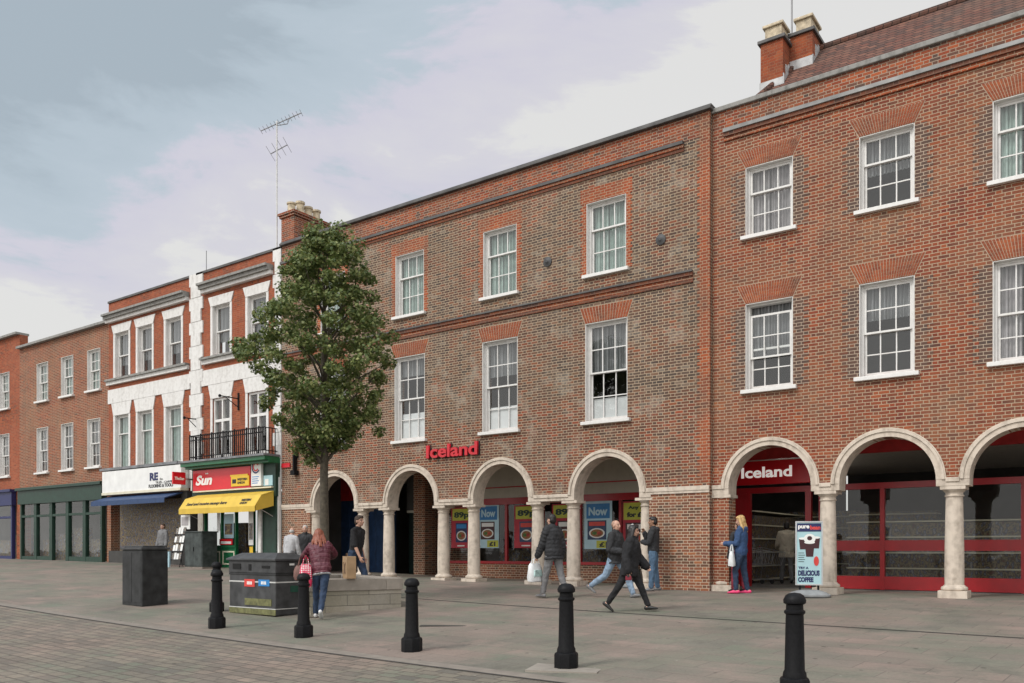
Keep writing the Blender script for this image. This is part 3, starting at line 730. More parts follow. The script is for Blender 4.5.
for x in (-26.05, -24.05):     # french windows on to the balcony
    mb = MB()
    for s in (-1, 1):
        mb.box(x+s*.46-.04, x+s*.46+.04, .06, .20, 4.2, 6.35)
    mb.box(x-.42, x+.42, .06, .2, 6.27, 6.35); mb.box(x-.42, x+.42, .06, .2, 5.5, 5.6); mb.box(x-.05, x+.05, .06, .2, 4.2, 5.5); mb.box(x-.035, x+.035, .06, .2, 5.6, 6.27); mb.box(x-.42, x+.42, .06, .2, 4.2, 4.32)
    o = mb.build('french_window', 'window paint', terr, bevel=.006)
    mb = MB(); mb.poly([(x-.42, .13, 4.3), (x+.42, .13, 4.3), (x+.42, .13, 6.3), (x-.42, .13, 6.3)]); mb.build('pane', 'window glass', o)
bal = MB()
bx0, bx1, by = -26.98, -22.92, -.62
for z in (4.97, 4.80, 4.22): bal.box(bx0, bx1, by-.015, by+.015, z-.014, z+.014)
n = 38
for i in range(n+1):
    x = bx0+(bx1-bx0)*i/n; r = .011 if i % 6 else .02
    bal.box(x-r, x+r, by-r, by+r, 4.1, 4.96 if i % 6 else 5.02)
    if i < n: bal.tube([(x+.059+.045*math.cos(a), by, 4.88+.07*math.sin(a)) for a in [k*PI/4 for k in range(9)]], .007, 5)
for x in (bx0, bx1):
    for z in (4.97, 4.22): bal.box(x-.014, x+.014, by, .0, z-.014, z+.014)
    for k in range(1, 5): bal.box(x-.011, x+.011, by+k*.125-.011, by+k*.125+.011, 4.1, 4.96)
bal.build('balcony_railing', 'black iron', terr)
mb = MB(); mb.box(-27.55, -22.76, -.72, .02, 4.03, 4.1); mb.build('balcony_floor', 'lead', terr)
mb = MB(); mb.box(-27.5, -22.78, -.66, .02, 3.90, 4.028); mb.box(-27.45, -22.78, -.5, .02, 3.82, 3.90); mb.build('shop_cornice', 'shop green', terr)
mb = MB(); mb.box(-27.45, -22.78, -.22, .02, 2.72, 3.82); mb.build('fascia', 'dark green', terr)
gz = .26
mb = MB()
mb.box(-27.25, -26.95, -.12, .1, gz-.1, 2.72); mb.build('pilaster', 'soffit paint', terr)
mb = MB(); mb.box(-23.75, -22.84, -.16, .1, gz-.1, 2.72); mb.box(-23.75, -22.84, -.2, .1, gz-.1, gz+.3); mb.build('pilaster', 'dark green', terr)
mb = MB(); mb.box(-23.66, -23.52, -.24, -.17, gz, 2.72); mb.build('shopfront_post', 'white paint', terr)
mb = MB()
for x in (-26.93, -25.95, -25.15, -24.2): mb.box(x-.035, x+.035, -.06, .05, gz, 2.72)
mb.box(-26.93, -25.15, -.07, .05, 1.02, 1.1); mb.box(-26.93, -25.15, -.06, .05, 2.3, 2.36)
mb.build('shopfront_frame', 'shop green', terr)
mb = MB(); mb.box(-26.95, -25.15, -.03, .05, gz-.1, 1.02); mb.build('stall_riser', 'shop green', terr)
mb = MB()
for a, b in ((-26.8, -26.05), (-25.9, -25.22)):
    for q in ((a, a+.05, gz+.16, .9), (b-.05, b, gz+.16, .9), (a+.05, b-.05, gz+.16, gz+.21), (a+.05, b-.05, .85, .9)): mb.box(q[0], q[1], -.045, .0, q[2], q[3])
mb.build('panel_trim', 'paper cream', terr)
for a, b, z in ((-26.9, -25.15, 1.1), (-24.2, -23.75, gz)):
    mb = MB(); mb.poly([(a, .003, z), (b, .003, z), (b, .003, 2.7), (a, .003, 2.7)]); mb.build('shop_window', 'shop glass', terr)
mb = MB(); mb.box(-27.4, -22.9, 2.6, 2.7, 0, 3.0); mb.box(-27.4, -22.9, .03, 2.6, 2.75, 2.9); mb.build('shop_interior', 'interior dark', terr)
for q in ((-26.8, -25.3, .5, .8, .3, 1.9), (-24.9, -24.3, 2.0, 2.5, .3, 2.1)):
    mb = MB(); mb.box(*q); mb.build('display_shelf', 'shelf goods', terr)
mb = MB(); mb.box(-22.84, -22.74, -.10, -.01, .2, 3.35); mb.build('drainpipe', 'white paint', terr)
mb = MB(); mb.box(-23.15, -22.50, .32, 1.75, 10.6, 12.12); mb.box(-23.2, -22.45, .27, 1.8, 12.12, 12.2); mb.box(-23.24, -22.41, .23, 1.84, 12.2, 12.28)
chl = mb.build('chimney', 'parapet brick', terr)
for i, (y, s) in enumerate(((.48, .8), (.85, 1.15), (1.2, 1.0), (1.56, 1.0))):
    mb = MB(); mb.lathe([(.15, 0), (.16, .03), (.14, .08), (.125, .36*s), (.16, .38*s), (.16, .44*s), (.12, .45*s)], (-22.82, y, 12.28), 14); mb.build('chimney_pot', 'pot clay', chl, smooth=True)

shop2 = empty('hardware_shop_building', (-30.5, .04, 0), 'red brick terrace with white window heads over a white shop fascia and blue awning', 'building')
terrace(shop2, -33.6, -27.93, (-29.02, -30.95, -32.6), .04, .3)
for x in (-29.02, -30.95, -32.6):
    window(shop2, x, .04, 4.2, 1.0, 2.15, 1, 1, 1, tf=.34, curtain='curtain pale', casing=.06, reveal=.15)
moulding(shop2, -33.6, -28.0, .04, [(.34, 10.36, 10.44, 'grey coping'), (.26, 10.24, 10.36, 'grey coping'), (.16, 10.12, 10.24, 'white paint')], 'cornice')
moulding(shop2, -33.6, -28.0, .04, [(.2, 7.74, 7.82, 'grey coping'), (.12, 7.6, 7.74, 'white paint')], 'sill_band')
mb = MB(); mb.box(-33.6, -28.2, -.35, .04, 4.1, 4.2); mb.build('fascia_roof', 'lead', shop2)
mb = MB(); mb.box(-33.5, -28.3, -.02, .3, .0, .9); mb.box(-33.5, -28.3, .5, .6, 0, 3.1); mb.box(-28.3, -27.95, -.1, .3, 0, 3.1); mb.build('shopfront', 'interior dark', shop2)
mb = MB(); mb.box(-33.3, -28.5, .35, .45, .9, 2.9); mb.build('window_display', 'shelf goods', shop2)
for k, (x0, x1, m, wx) in enumerate(((-41.5, -33.6, 'orange flemish brick', (-34.9, -37.1, -39.3)), (-52, -41.5, 'plain red brick', (-43, -45.5, -48, -50.5)))):
    hb = empty('terraced_house', ((x0+x1)/2, .1, 0), ['orange brick terraced building standing next to the white shop fascia', 'farthest plain red brick terraced building down the street'][k], 'building')
    holes = [[(x-.5, z), (x+.5, z), (x+.5, z+h), (x-.5, z+h)] for x in wx for z, h in ((7.6, 1.7), (4.4, 2.0))]
    mb = MB(); mb.slab([(x0, -.2), (x0+.3, -.2), (x0+.3, 3.3), (x1-.3, 3.3), (x1-.3, -.2), (x1, -.2), (x1, 10.2+.7*k), (x0, 10.2+.7*k)], holes, .13, .5); mb.build('wall', m, hb)
    for x in wx:
        window(hb, x, .1, 7.6, 1.0, 1.7, 3, 2, 2, curtain='curtain pale', casing=.07); window(hb, x, .1, 4.4, 1.0, 2.0, 3, 2, 2, curtain='blind grey', casing=.07)
    mb = MB(); mb.box(x0, x1, -.05, .55, 10.2+.7*k, 10.3+.7*k); mb.build('coping', 'grey coping', hb)
    mb = MB(); mb.box(x0+.1, x1-.1, 1.4, 1.5, 3, 10); mb.build('interior', 'interior dark', hb)
    fm = ('dark green', 'navy')[k]
    mb = MB(); mb.box(x0+.3, x1-.3, -.10, .1, 3.0, 3.62); mb.box(x0+.25, x1-.25, -.2, .1, 3.62, 3.74); mb.build('fascia', fm, hb)
    nb = 5; bw = (x1-x0-.8)/nb
    for j in range(nb):
        a, b = x0+.4+j*bw, x0+.4+(j+1)*bw
        mb = MB(); mb.box(a, a+.12, -.03, .12, -.05, 3.0); mb.box(b-.12, b, -.03, .12, -.05, 3.0); mb.box(a+.12, b-.12, -.02, .12, -.05, .65 if j != 2 else .2); mb.box(a+.12, b-.12, -.02, .1, 2.4, 2.5)
        f = mb.build('shopfront_bay', fm, hb)
        mb = MB(); mb.poly([(a+.1, .05, .2), (b-.1, .05, .2), (b-.1, .05, 3.0), (a+.1, .05, 3.0)]); mb.build('pane', 'shop glass', f)
        mb = MB(); mb.box(a+.2, b-.2, .9, 1.2, .2, 1.4+.25*(j % 3)); mb.build('display', 'shelf goods', f)
    mb = MB(); mb.box(x0+.2, x1-.2, 2.4, 2.5, -.1, 3.2); mb.box(x0+.2, x1-.2, .6, 2.4, 3.0, 3.1); mb.build('shop_interior', 'interior mid', hb)
# ------------------------------------------------------------------ signs, awnings
def sign(name, label, loc, cat='sign', rz=0, group=None): return empty(name, loc, label, cat, group, rz)
s = sign('shop_sign', 'raised red letters fixed straight on the brown brickwork above the arches', (-15.35, -.06, 3.57))
text('lettering', 'Iceland', .5, 'letter red', s, (-16.27, -.07, 3.56), ext=.03, bold=.012, width=1.86, height=.37)
text('letter_backing', 'Iceland', .5, 'ink', s, (-16.275, -.02, 3.55), ext=.018, bold=.022, width=1.90, height=.39)
s = sign('entrance_sign', 'red fascia board with white letters over the shop entrance under the arch', (-7.2, BY-.02, 2.58))
mb = MB(); mb.box(-8.35, -6.16, BY-.06, BY+.02, 2.57, 3.16); mb.build('board', 'sign red', s, bevel=.01)
text('lettering', 'Iceland', .4, 'lit letter', s, (-7.86, BY-.065, 2.74), ext=.006, bold=.010, width=1.27, height=.27)
s = sign('fascia_sign', 'long red newspaper fascia with white slanted lettering above the yellow awning', (-26, -.3, 3.05))
mb = MB(); mb.box(-27.28, -24.0, -.30, -.222, 3.05, 3.78); mb.build('board', 'sign red', s)
mb = MB(); mb.box(-27.28, -22.88, -.31, -.222, 3.00, 3.045); mb.build('trim', 'paper cream', s)
text('lettering', 'Sun', .6, 'letter white', s, (-27.1, -.305, 3.24), ext=.006, bold=.025, shear=.25, width=.98, height=.36)
text('small_lettering', 'THE', .1, 'letter white', s, (-26.55, -.305, 3.62), ext=.004, bold=.003, width=.2, height=.05)
s = sign('projecting_sign', 'small square red sign jutting from the wall at the end of the green cornice', (-28.02, -.55, 3.3))
mb = MB(); mb.box(-27.52, -27.45, -.98, -.48, 3.28, 3.72); mb.build('board', 'sign red', s, bevel=.006)
mb = MB(); mb.box(-27.50, -27.47, -.48, .05, 3.46, 3.52); mb.build('bracket', 'aluminium', s)
text('lettering', 'TheSun', .2, 'letter white', s, (-27.446, -.92, 3.44), ext=.004, bold=.008, shear=.2, width=.38, height=.11, rot=Matrix.Rotation(R(90), 4, 'Z'))
s = sign('money_transfer_sign', 'yellow panel with black lettering on the red newspaper fascia', (-24.85, -.33, 3.14))
mb = MB(); mb.box(-25.0, -24.03, -.335, -.302, 3.12, 3.46); mb.box(-25.06, -24.1, -.33, -.302, 3.46, 3.52); mb.build('panel', 'sign yellow', s)
mb = MB(); mb.box(-24.93, -24.72, -.34, -.336, 3.22, 3.36); mb.build('emblem', 'ink', s)
text('lettering', 'WESTERN\nUNION', .11, 'ink', s, (-24.66, -.338, 3.19), ext=.003, bold=.004, width=.55, height=.2)
s = sign('lottery_sign', 'white lottery sign with a round blue and red emblem beside the red fascia', (-24.0, -.3, 3.1))
mb = MB(); mb.box(-23.92, -23.40, -.33, -.222, 3.08, 3.98); mb.build('board', 'paper white', s, bevel=.01)
for r0, r1, m, z in ((.17, .22, 'navy', 3.72), (.10, .15, 'sticker red', 3.72)):
    mb = MB(); n = 20
    pin = [(-23.66+r0*math.cos(a), z+r0*math.sin(a)) for a in [.5+i*5.2/n for i in range(n+1)]]; po = [(-23.66+r1*math.cos(a), z+r1*math.sin(a)) for a in [.5+i*5.2/n for i in range(n+1)]]
    for i in range(n): mb.slab([pin[i], po[i], po[i+1], pin[i+1]], [], -.336-.002*(r0 < .15), -.331)
    mb.build('emblem', m, s)
mb = MB()
for i in range(4): mb.box(-23.86, -23.5+(-.06 if i % 2 else 0), -.334, -.331, 3.38-i*.07, 3.405-i*.07)
mb.build('small_print', 'sticker blue', s)
s = sign('window_notice', 'pale teal notice at the right end of the fascia above the awning', (-23.5, -.25, 3.1))
mb = MB(); mb.box(-23.36, -22.9, -.25, -.222, 3.08, 3.42); mb.build('sheet', 'board teal', s); mb = MB(); mb.box(-23.28, -23.1, -.254, -.251, 3.1, 3.3); mb.build('print', 'paper white', s)
aw = empty('yellow_awning', (-25.2, -.2, 2.2), 'yellow fabric awning lettered in black over the newsagent window', 'awning')
A0, A1 = -27.1, -22.86
mb = MB()
mb.prism([(A0, -.225, 2.90), (A0, -.72, 2.745), (A0, -.98, 2.37), (A0, -.955, 2.37), (A0, -.70, 2.715), (A0, -.225, 2.87)], (A1-A0, 0, 0)); mb.build('canopy', 'awning yellow', aw)
mb = MB(); mb.slab([(A0+.002, 2.19), (A1-.002, 2.19), (A1-.002, 2.372), (A0+.002, 2.372)], [], -.985, -.97); mb.build('valance', 'awning yellow', aw)
mb = MB(); mb.prism([(A1-.012, -.23, 2.86), (A1-.012, -.70, 2.71), (A1-.012, -.95, 2.365), (A1-.012, -.95, 2.21), (A1-.012, -.23, 2.40)], (.01, 0, 0)); mb.build('side_panel', 'awning yellow', aw)
tilt = Matrix.Rotation(-math.atan2(.26, .375), 4, 'X')
text('lettering', 'Send and receive money here', .2, 'ink', aw, (-26.78, -.937, 2.45), ext=.002, bold=.004, shear=.2, width=2.3, height=.17, rot=tilt)
text('lettering', 'WESTERN\nUNION', .14, 'ink', aw, (-23.75, -.935, 2.45), ext=.002, bold=.005, width=.5, height=.22, rot=tilt)
mb = MB(); mb.tube([(A1-.02, -.93, 2.36), (A1-.02, -.25, 2.05)], .012, 6); mb.tube([(A0+.02, -.93, 2.36), (A0+.02, -.25, 2.05)], .012, 6); mb.build('arm', 'aluminium', aw)
s = sign('white_fascia_sign', 'white shop fascia with large navy letters above the blue awning', (-30.6, -.3, 3.25))
mb = MB(); mb.box(-33.4, -27.95, -.34, .03, 3.22, 4.06); mb.build('board', 'paper white', s)
mb = MB(); mb.box(-33.4, -27.95, -.37, -.02, 3.12, 3.215); mb.build('trim', 'paper cream', s)
text('lettering', 'RE', .4, 'navy', s, (-29.98, -.345, 3.55), ext=.004, bold=.02, width=.55, height=.30)
text('small_lettering', 'Est.', .1, 'ink', s, (-29.3, -.345, 3.55), ext=.003, width=.2, height=.08)
text('small_lettering', 'FLOORING & TOOLS', .12, 'ink', s, (-30.05, -.345, 3.28), ext=.003, bold=.004, width=1.6, height=.13)
text('small_lettering', 'TILES - CARPETS', .12, 'ink', s, (-29.6, -.345, 3.43), ext=.003, bold=.002, width=1.3, height=.08)
aw2 = empty('blue_awning', (-31, -.2, 2.9), 'dark blue awning below the white shop fascia', 'awning')
mb = MB(); mb.prism([(-33.3, -.06, 3.10), (-33.3, -.85, 2.84), (-33.3, -.85, 2.80), (-33.3, -.06, 3.05)], (5.1, 0, 0)); mb.build('canopy', 'awning blue', aw2)
mb = MB(); mb.box(-33.3, -28.2, -.86, -.845, 2.66, 2.80); mb.build('valance', 'awning blue', aw2)
# brackets
def bracket(label, x, y, z, nm='sign_bracket'):
    o = empty(nm, (x, y, z), label, 'bracket')
    mb = MB(); mb.box(x-.03, x+.03, -.02, .03, z-.3, z+.3); mb.tube([(x, 0, z+.1), (x, y, z+.1)], .02, 6); mb.tube([(x, 0, z-.2), (x, y*.7, z+.08)], .015, 6)
    mb.build('arm', 'black iron', o); mb = MB(); mb.lathe([(.0, -.06), (.05, -.03), (.05, .03), (0, .06)], (x, y, z+.1), 8); mb.build('finial', 'black iron', o, smooth=True)
bracket('black iron sign bracket above the iron balcony', -25.05, -.75, 6.1)
bracket('short black iron bracket on the white quoins of the terrace', -27.5, -.5, 5.6)
o = empty('wall_lantern', (-21.97, -.1, 3.4), 'narrow black iron fitting on the brick beside the first arch', 'wall fitting')
mb = MB(); mb.box(-22.05, -21.89, -.06, .0, 3.95, 4.15); mb.box(-22.0, -21.94, -.16, -.03, 3.5, 4.05); mb.build('back_plate', 'black iron', o)
mb = MB(); mb.box(-22.07, -21.87, -.2, -.02, 3.38, 3.52); mb.build('foot', 'black iron', o)
s = sign('red_wall_sign', 'tiny red lettered sign on the brick next to the black iron fitting', (-22.5, -.05, 3.7))
mb = MB(); mb.box(-22.69, -22.28, -.05, -.01, 3.66, 3.80); mb.build('plate', 'letter red', s)
# aerials
o = empty('tv_aerial', (-23.3, .25, 11.05), 'tall white mast with two rooftop television aerials beside the chimney pots', 'aerial')
mb = MB(); mb.tube([(-23.3, .25, 10.9), (-23.3, .25, 15.45)], .028, 6); mb.build('mast', 'mast white', o)
r_ = Vector((.81, .586, 0))
def yagi(c, ang, half, nel, el):
    mb = MB(); d = (r_*math.cos(ang)+Vector((0, 0, math.sin(ang)))).normalized(); c = Vector(c)
    mb.tube([c-d*half, c+d*half], .018, 5)
    e = Vector((-.586, .81, 0))
    for i in range(nel):
        p = c+d*half*(-1+2*i/(nel-1)); mb.tube([p-e*el, p+e*el], .007, 4)
    return mb.build('aerial_array', 'aerial', o)
yagi((-23.18, .33, 15.42), .42, .75, 12, .22); yagi((-23.25, .3, 14.5), .5, .32, 4, .55)
mb = MB(); mb.tube([(-23.3, .25, 15.3), (-23.0, .45, 15.35), (-22.95, .5, 15.55)], .015, 5); mb.build('stay', 'aerial', o)
o = empty('roof_pole', (-6.62, 2.2, 13.06), 'thin aerial pole rising between the two right-hand chimney pots', 'aerial')
mb = MB(); mb.tube([(-6.55, 2.2, 13.2), (-6.55, 2.2, 14.9)], .02, 6); mb.build('pole', 'aerial', o); mb = MB(); mb.box(-6.75, -6.5, 2.1, 2.2, 13.3, 13.38); mb.build('clamp', 'aerial', o)
o = empty('lightning_rod', (-27.2, .2, 11.0), 'thin bare rod standing on the terrace parapet above the white quoins', 'rod')
mb = MB(); mb.tube([(-27.2, .2, 11.0), (-27.2, .2, 11.85)], .014, 5); mb.build('rod', 'aerial', o); mb = MB(); mb.box(-27.25, -27.15, .15, .25, 11.0, 11.06); mb.build('foot', 'aerial', o)

# ------------------------------------------------------------------ posters behind the glass
PYY = BY+.045
def dish(o, x0, x1, z0, z1, y, k):
    w = x1-x0; h = z1-z0; xm = (x0+x1)/2
    mb = MB(); mb.box(x0, x1, y-.002, y, z0, z1); p = mb.build('picture', ('navy', 'coffee', 'board blue')[k % 3], o)
    mb = MB(); mb.box(x0+.08*w, x1-.08*w, y-.004, y-.0025, z0+.72*h, z0+.93*h); mb.build('picture_heading', ('sticker blue', 'paper white', 'sticker red')[k % 3], p)
    for rx, rz, m, d, dx in ((.42, .26, 'paper white', .0045, 0), (.34, .20, 'food brown', .0055, 0), (.13, .09, 'food green', .0065, -.12), (.12, .08, 'food red', .0068, .12)):
        mb = MB(); mb.slab([(xm+dx*w+rx*w*math.cos(t), z0+.34*h+rz*h*math.sin(t)) for t in [i*2*PI/18 for i in range(18)]], [], y-d, y-d+.0015); mb.build('dish_picture', m, p)
def poster(label, x0, x1, z0, z1, kind):
    o = empty('poster', ((x0+x1)/2, PYY, z0), label, 'poster', 'sale posters in the shop window'); w = x1-x0; h = z1-z0; y = PYY
    if kind == 'now':
        mb = MB(); mb.box(x0, x1, y-.006, y, z0, z1); mb.build('sheet', 'poster pale', o)
        mb = MB(); mb.box(x0+.08*w, x1-.08*w, y-.009, y-.007, z0+.62*h, z0+.92*h); mb.build('heading_panel', 'poster blue', o)
        text('lettering', 'Now', .3, 'poster pale', o, (x0+.16*w, y-.011, z0+.68*h), ext=.001, bold=.012, width=.68*w, height=.17*h)
        dish(o, x0+.12*w, x1-.2*w, z0+.19*h, z0+.58*h, y-.007, int(-x0*10))
        mb = MB(); mb.box(x0+.45*w, x1-.02*w, y-.018, y-.0155, z0+.02*h, z0+.17*h); mb.build('price_flash', 'poster lime', o)
        text('price', '£1', .1, 'ink', o, (x0+.55*w, y-.0195, z0+.04*h), ext=.001, bold=.006, width=.3*w, height=.1*h)
    elif kind == '89p':
        mb = MB(); mb.box(x0, x1, y-.006, y, z0, z1); mb.build('sheet', 'poster red', o)
        mb = MB(); mb.box(x0+.06*w, x1-.04*w, y-.009, y-.007, z0+.68*h, z0+.97*h); mb.build('heading_panel', 'poster lime', o)
        text('price', '89p', .3, 'dark green', o, (x0+.14*w, y-.011, z0+.71*h), ext=.001, bold=.014, width=.72*w, height=.18*h)
        dish(o, x0+.22*w, x1-.22*w, z0+.14*h, z0+.62*h, y-.007, int(-x0*10))
        mb = MB(); mb.box(x0+.3*w, x1-.35*w, y-.009, y-.007, z0+.04*h, z0+.07*h); mb.build('small_print', 'paper white', o)
    else:
        mb = MB(); mb.box(x0, x1, y-.006, y, z0, z1); mb.build('sheet', 'poster red', o)
        mb = MB(); mb.box(x0+.03*w, x1-.03*w, y-.009, y-.007, z0+.62*h, z0+.97*h); mb.build('heading_panel', 'poster lime', o)
        text('lettering', 'Any 3', .12, 'dark green', o, (x0+.2*w, y-.011, z0+.82*h), ext=.001, bold=.006, width=.55*w, height=.09*h)
        text('price', 'for £4', .12, 'ink', o, (x0+.15*w, y-.011, z0+.67*h), ext=.001, bold=.008, width=.68*w, height=.11*h)
        dish(o, x0+.1*w, x1-.1*w, z0+.08*h, z0+.56*h, y-.007, int(-x0*10))
poster('red 89p sale poster seen between the paired columns', -17.45, -16.62, 1.0, 2.28, '89p')
poster('pale blue Now poster in the window nearest the dark passage', -16.36, -15.56, 1.0, 2.40, 'now')
poster('red 89p sale poster to the right of the red mullion', -14.98, -14.08, 1.0, 2.28, '89p')
poster('red 89p sale poster partly behind the man with the white bag', -13.62, -12.74, 1.0, 2.28, '89p')
poster('pale blue Now poster left of the bald man', -12.52, -11.62, .97, 2.36, 'now')
poster('red multibuy poster with yellow heading near the brick pier', -11.28, -10.45, .95, 2.28, 'multi')
def notice(label, x0, x1, y, z0, z1, m, m2=None):
    o = empty('notice', ((x0+x1)/2, y, z0), label, 'notice')
    mb = MB(); mb.box(x0, x1, y-.008, y, z0, z1); mb.build('sheet', m, o)
    if m2:
        mb = MB(); w = x1-x0; h = z1-z0
        mb.box(x0+.1*w, x1-.1*w, y-.011, y-.009, z0+.15*h, z0+.6*h); mb.build('picture', m2, o)
notice('red lettered strip in the newsagent window above the green panel', -26.0, -25.25, -.09, 1.12, 1.32, 'sign red', 'paper white')
notice('white and blue poster in the newsagent window above the red strip', -25.85, -25.3, -.01, 1.35, 2.2, 'poster pale', 'food picture')
notice('narrow white poster in the newsagent window under the awning', -26.15, -25.98, -.08, 1.6, 2.5, 'paper white')
notice('column of small white notices beside the newsagent door', -24.36, -24.1, -.09, 1.1, 2.35, 'paper white', 'postcards')
notice('small yellow notice low beside the newsagent door', -24.3, -24.12, -.095, .75, 1.05, 'sign yellow')

# ------------------------------------------------------------------ street furniture
def bollard(label, x, y, first=[None]):
    if first[0]:
        o = copy_tree(first[0]); o.location = (x, y, g(x, y)-.01); o['label'] = label; return o
    o = empty('bollard', (x, y, g(x, y)-.01), label, 'bollard', 'black cast iron bollards along the kerb'); first[0] = o
    mb = MB(); n = 24
    mb.lathe([(.112, .20), (.108, .24), (.094, .27), (.084, .75), (.082, .80), (.098, .815), (.098, .835), (.081, .85), (.079, .90)], n=n); mb.build('shaft', 'black iron', o, smooth=True, world=False)
    mb = MB(); mb.lathe([(.145, 0), (.145, .17), (.138, .19), (.113, .205)], n=8); mb.build('foot', 'black iron', o, smooth=True, world=False)
    mb = MB(); mb.lathe([(.079, .895), (.103, .91), (.106, .94), (.098, .958), (.084, .985), (.052, 1.005), (.0, 1.012)], n=n); mb.build('cap', 'black iron', o, smooth=True, world=False)
    return o
bollard('black bollard standing on a pale square slab, in front of the columns', -5.36, -9.89)
bollard('black bollard standing clear between the planter and the pale slab', -7.93, -9.77)
bollard('black bollard in front of the woman in the burgundy jacket', -10.41, -9.55)
bollard('black bollard left of the big litter bin, nearer of the overlapping two', -12.64, -9.55)
bollard('black bollard left of the litter bin, mostly hidden behind a nearer one', -14.86, -8.0)
bollard('nearest black bollard, in front of the coffee advertising board', -2.58, -10.2)
# litter bin
o = empty('litter_bin', (-13.7, -7.66, g(-13.6, -7.8)-.02), 'wide dark grey recycling bin with red and blue stickers, beside the tree planter', 'bin', rz=R(-2))
BW, BD = .74, .36
mb = MB(); mb.box(-BW, BW, -BD, BD, .02, .82); mb.build('body', 'bin grey', o, bevel=.02, world=False)
mb = MB(); mb.box(-BW-.012, BW+.012, -BD-.012, BD+.012, .82, 1.06); mb.build('hood', 'bin grey', o, bevel=.015, world=False)
mb = MB(); a, b, c, d = (-BW-.05, -BD-.05), (BW+.05, -BD-.05), (BW+.05, BD+.05), (-BW-.05, BD+.05)
mb.rings([[(x, y, 1.06) for x, y in (a, b, c, d)], [(x, y, 1.10) for x, y in (a, b, c, d)], [(x*.72, y*.45, 1.21) for x, y in (a, b, c, d)]]); mb.build('lid', 'bin grey', o, bevel=.008, world=False)
mb = MB(); mb.box(-BW-.01, BW+.01, -BD-.01, BD+.01, .78, .82); mb.build('rim', 'bin dark', o, bevel=.008, world=False)
for x0, x1, z0, z1 in ((-.60, -.34, .89, 1.0), (-.08, .0, .87, .99), (.34, .58, .92, .965)):
    mb = MB(); mb.box(x0, x1, -BD-.022, -BD-.008, z0, z1); mb.build('slot', 'hole black', o, world=False)
mb = MB(); mb.box(-BW-.004, BW+.004, -BD-.004, BD+.004, .64, .665); mb.box(-BW-.004, BW+.004, -BD-.004, BD+.004, .14, .155); mb.build('stripe', 'bin stripe', o, world=False)
mb = MB(); mb.box(-BW+.0, BW-.0, -BD-.006, -BD+.006, .03, .136); mb.build('kick_plate', 'sticker olive', o, world=False)
for x0, x1, z0, z1, m in ((-.23, .10, .555, .70, 'sticker red'), (.22, .56, .575, .70, 'sticker blue'), (-.22, .62, .2, .33, 'sticker olive')):
    mb = MB(); mb.slab([(x0, z0), (x1, z0), (x1, z1), (x0, z1)], [], -BD-.010, -BD-.002); st = mb.build('sticker', m, o, world=False)
    if m != 'sticker olive':
        mb = MB()
        for k in range(4): xx = x0+.09+k*.042; mb.box(xx, xx+.028, -BD-.014, -BD-.0105, (z0+z1)/2-.03, (z0+z1)/2+.03)
        mb.build('print', 'letter white', st, world=False)
mb = MB(); mb.box(BW+.002, BW+.01, -.02, .18, .46, .58); mb.build('sticker', 'sticker green', o, world=False)
mb = MB(); mb.box(BW+.013, BW+.02, -.05, .06, .97, 1.01); mb.build('label_plate', 'paper white', o, world=False)
# left dark cabinet, utility cabinet
o = empty('street_cabinet', (-17.45, -8.0, g(-17.4, -8.0)-.02), 'tall dark green-black street cabinet cropped at the edge of the square', 'cabinet', rz=R(-2))
mb = MB(); mb.box(-.42, .42, -.3, .3, 0, 1.22); mb.build('body', 'bin dark', o, bevel=.02, world=False)
mb = MB(); mb.box(-.45, .45, -.33, .33, 1.22, 1.27); mb.box(-.38, .38, -.27, .27, 1.27, 1.31); mb.build('top', 'bin grey', o, bevel=.01, world=False)
mb = MB(); mb.box(-.38, -.01, -.306, -.29, .08, 1.16); mb.box(.01, .38, -.306, -.29, .08, 1.16); mb.build('door', 'bin dark', o, bevel=.004, world=False)
o = empty('utility_cabinet', (-26.32, -.62, g(-26.3, -.7)-.02), 'plain grey-green utility cabinet standing outside the newsagent', 'cabinet')
mb = MB(); mb.box(-.52, .52, -.30, .30, .06, 1.26); mb.build('body', 'cabinet', o, bevel=.012, world=False)
mb = MB(); mb.box(-.55, .55, -.33, .33, 1.26, 1.30); mb.build('top', 'cabinet', o, bevel=.008, world=False)
mb = MB(); mb.box(-.49, -.006, -.312, -.295, .1, 1.22); mb.box(.006, .49, -.312, -.295, .1, 1.22); mb.build('door', 'cabinet', o, bevel=.004, world=False)
mb = MB(); mb.box(-.53, .53, -.31, .31, 0, .06); mb.build('base', 'kerb stone', o, world=False)
mb = MB(); mb.box(.03, .05, -.335, -.31, .6, .75); mb.build('handle', 'black iron', o, world=False)
# postcard rack
o = empty('postcard_rack', (-27.25, -.85, g(-27.2, -.9)), 'wire rack of white postcards and papers beside the utility cabinet', 'display rack')
mb = MB()
for x in (-.3, .3):
    mb.tube([(x, -.2, 0), (x, .1, 1.45)], .014, 5); mb.tube([(x, .3, 0), (x, .1, 1.45)], .014, 5)
mb.build('frame', 'black iron', o, world=False)
for k in range(4):
    z = .28+k*.30; y = -.2+z*.2
    mb = MB(); mb.box(-.3, .3, y-.05, y+.02, z-.02, z); sh = mb.build('shelf', 'black iron', o, world=False)
    for j in range(4):
        mb = MB(); M = Matrix.Translation((-.22+j*.15, y-.01, z)) @ Matrix.Rotation(-.2, 4, 'X'); mb.box(-.062, .062, -.003, .003, 0, .21+.03*(j % 2), M)
        mb.build('card', 'postcards' if (j+k) % 3 == 0 else 'paper white', sh, world=False)
mb = MB(); mb.box(-.32, -.26, -.26, -.2, .0, .55); mb.build('side_panel', 'poster pale', o, world=False)
mb = MB(); mb.box(-.05, .5, .08, .1, 1.35, 1.85); mb.build('header_card', 'paper white', o, world=False)
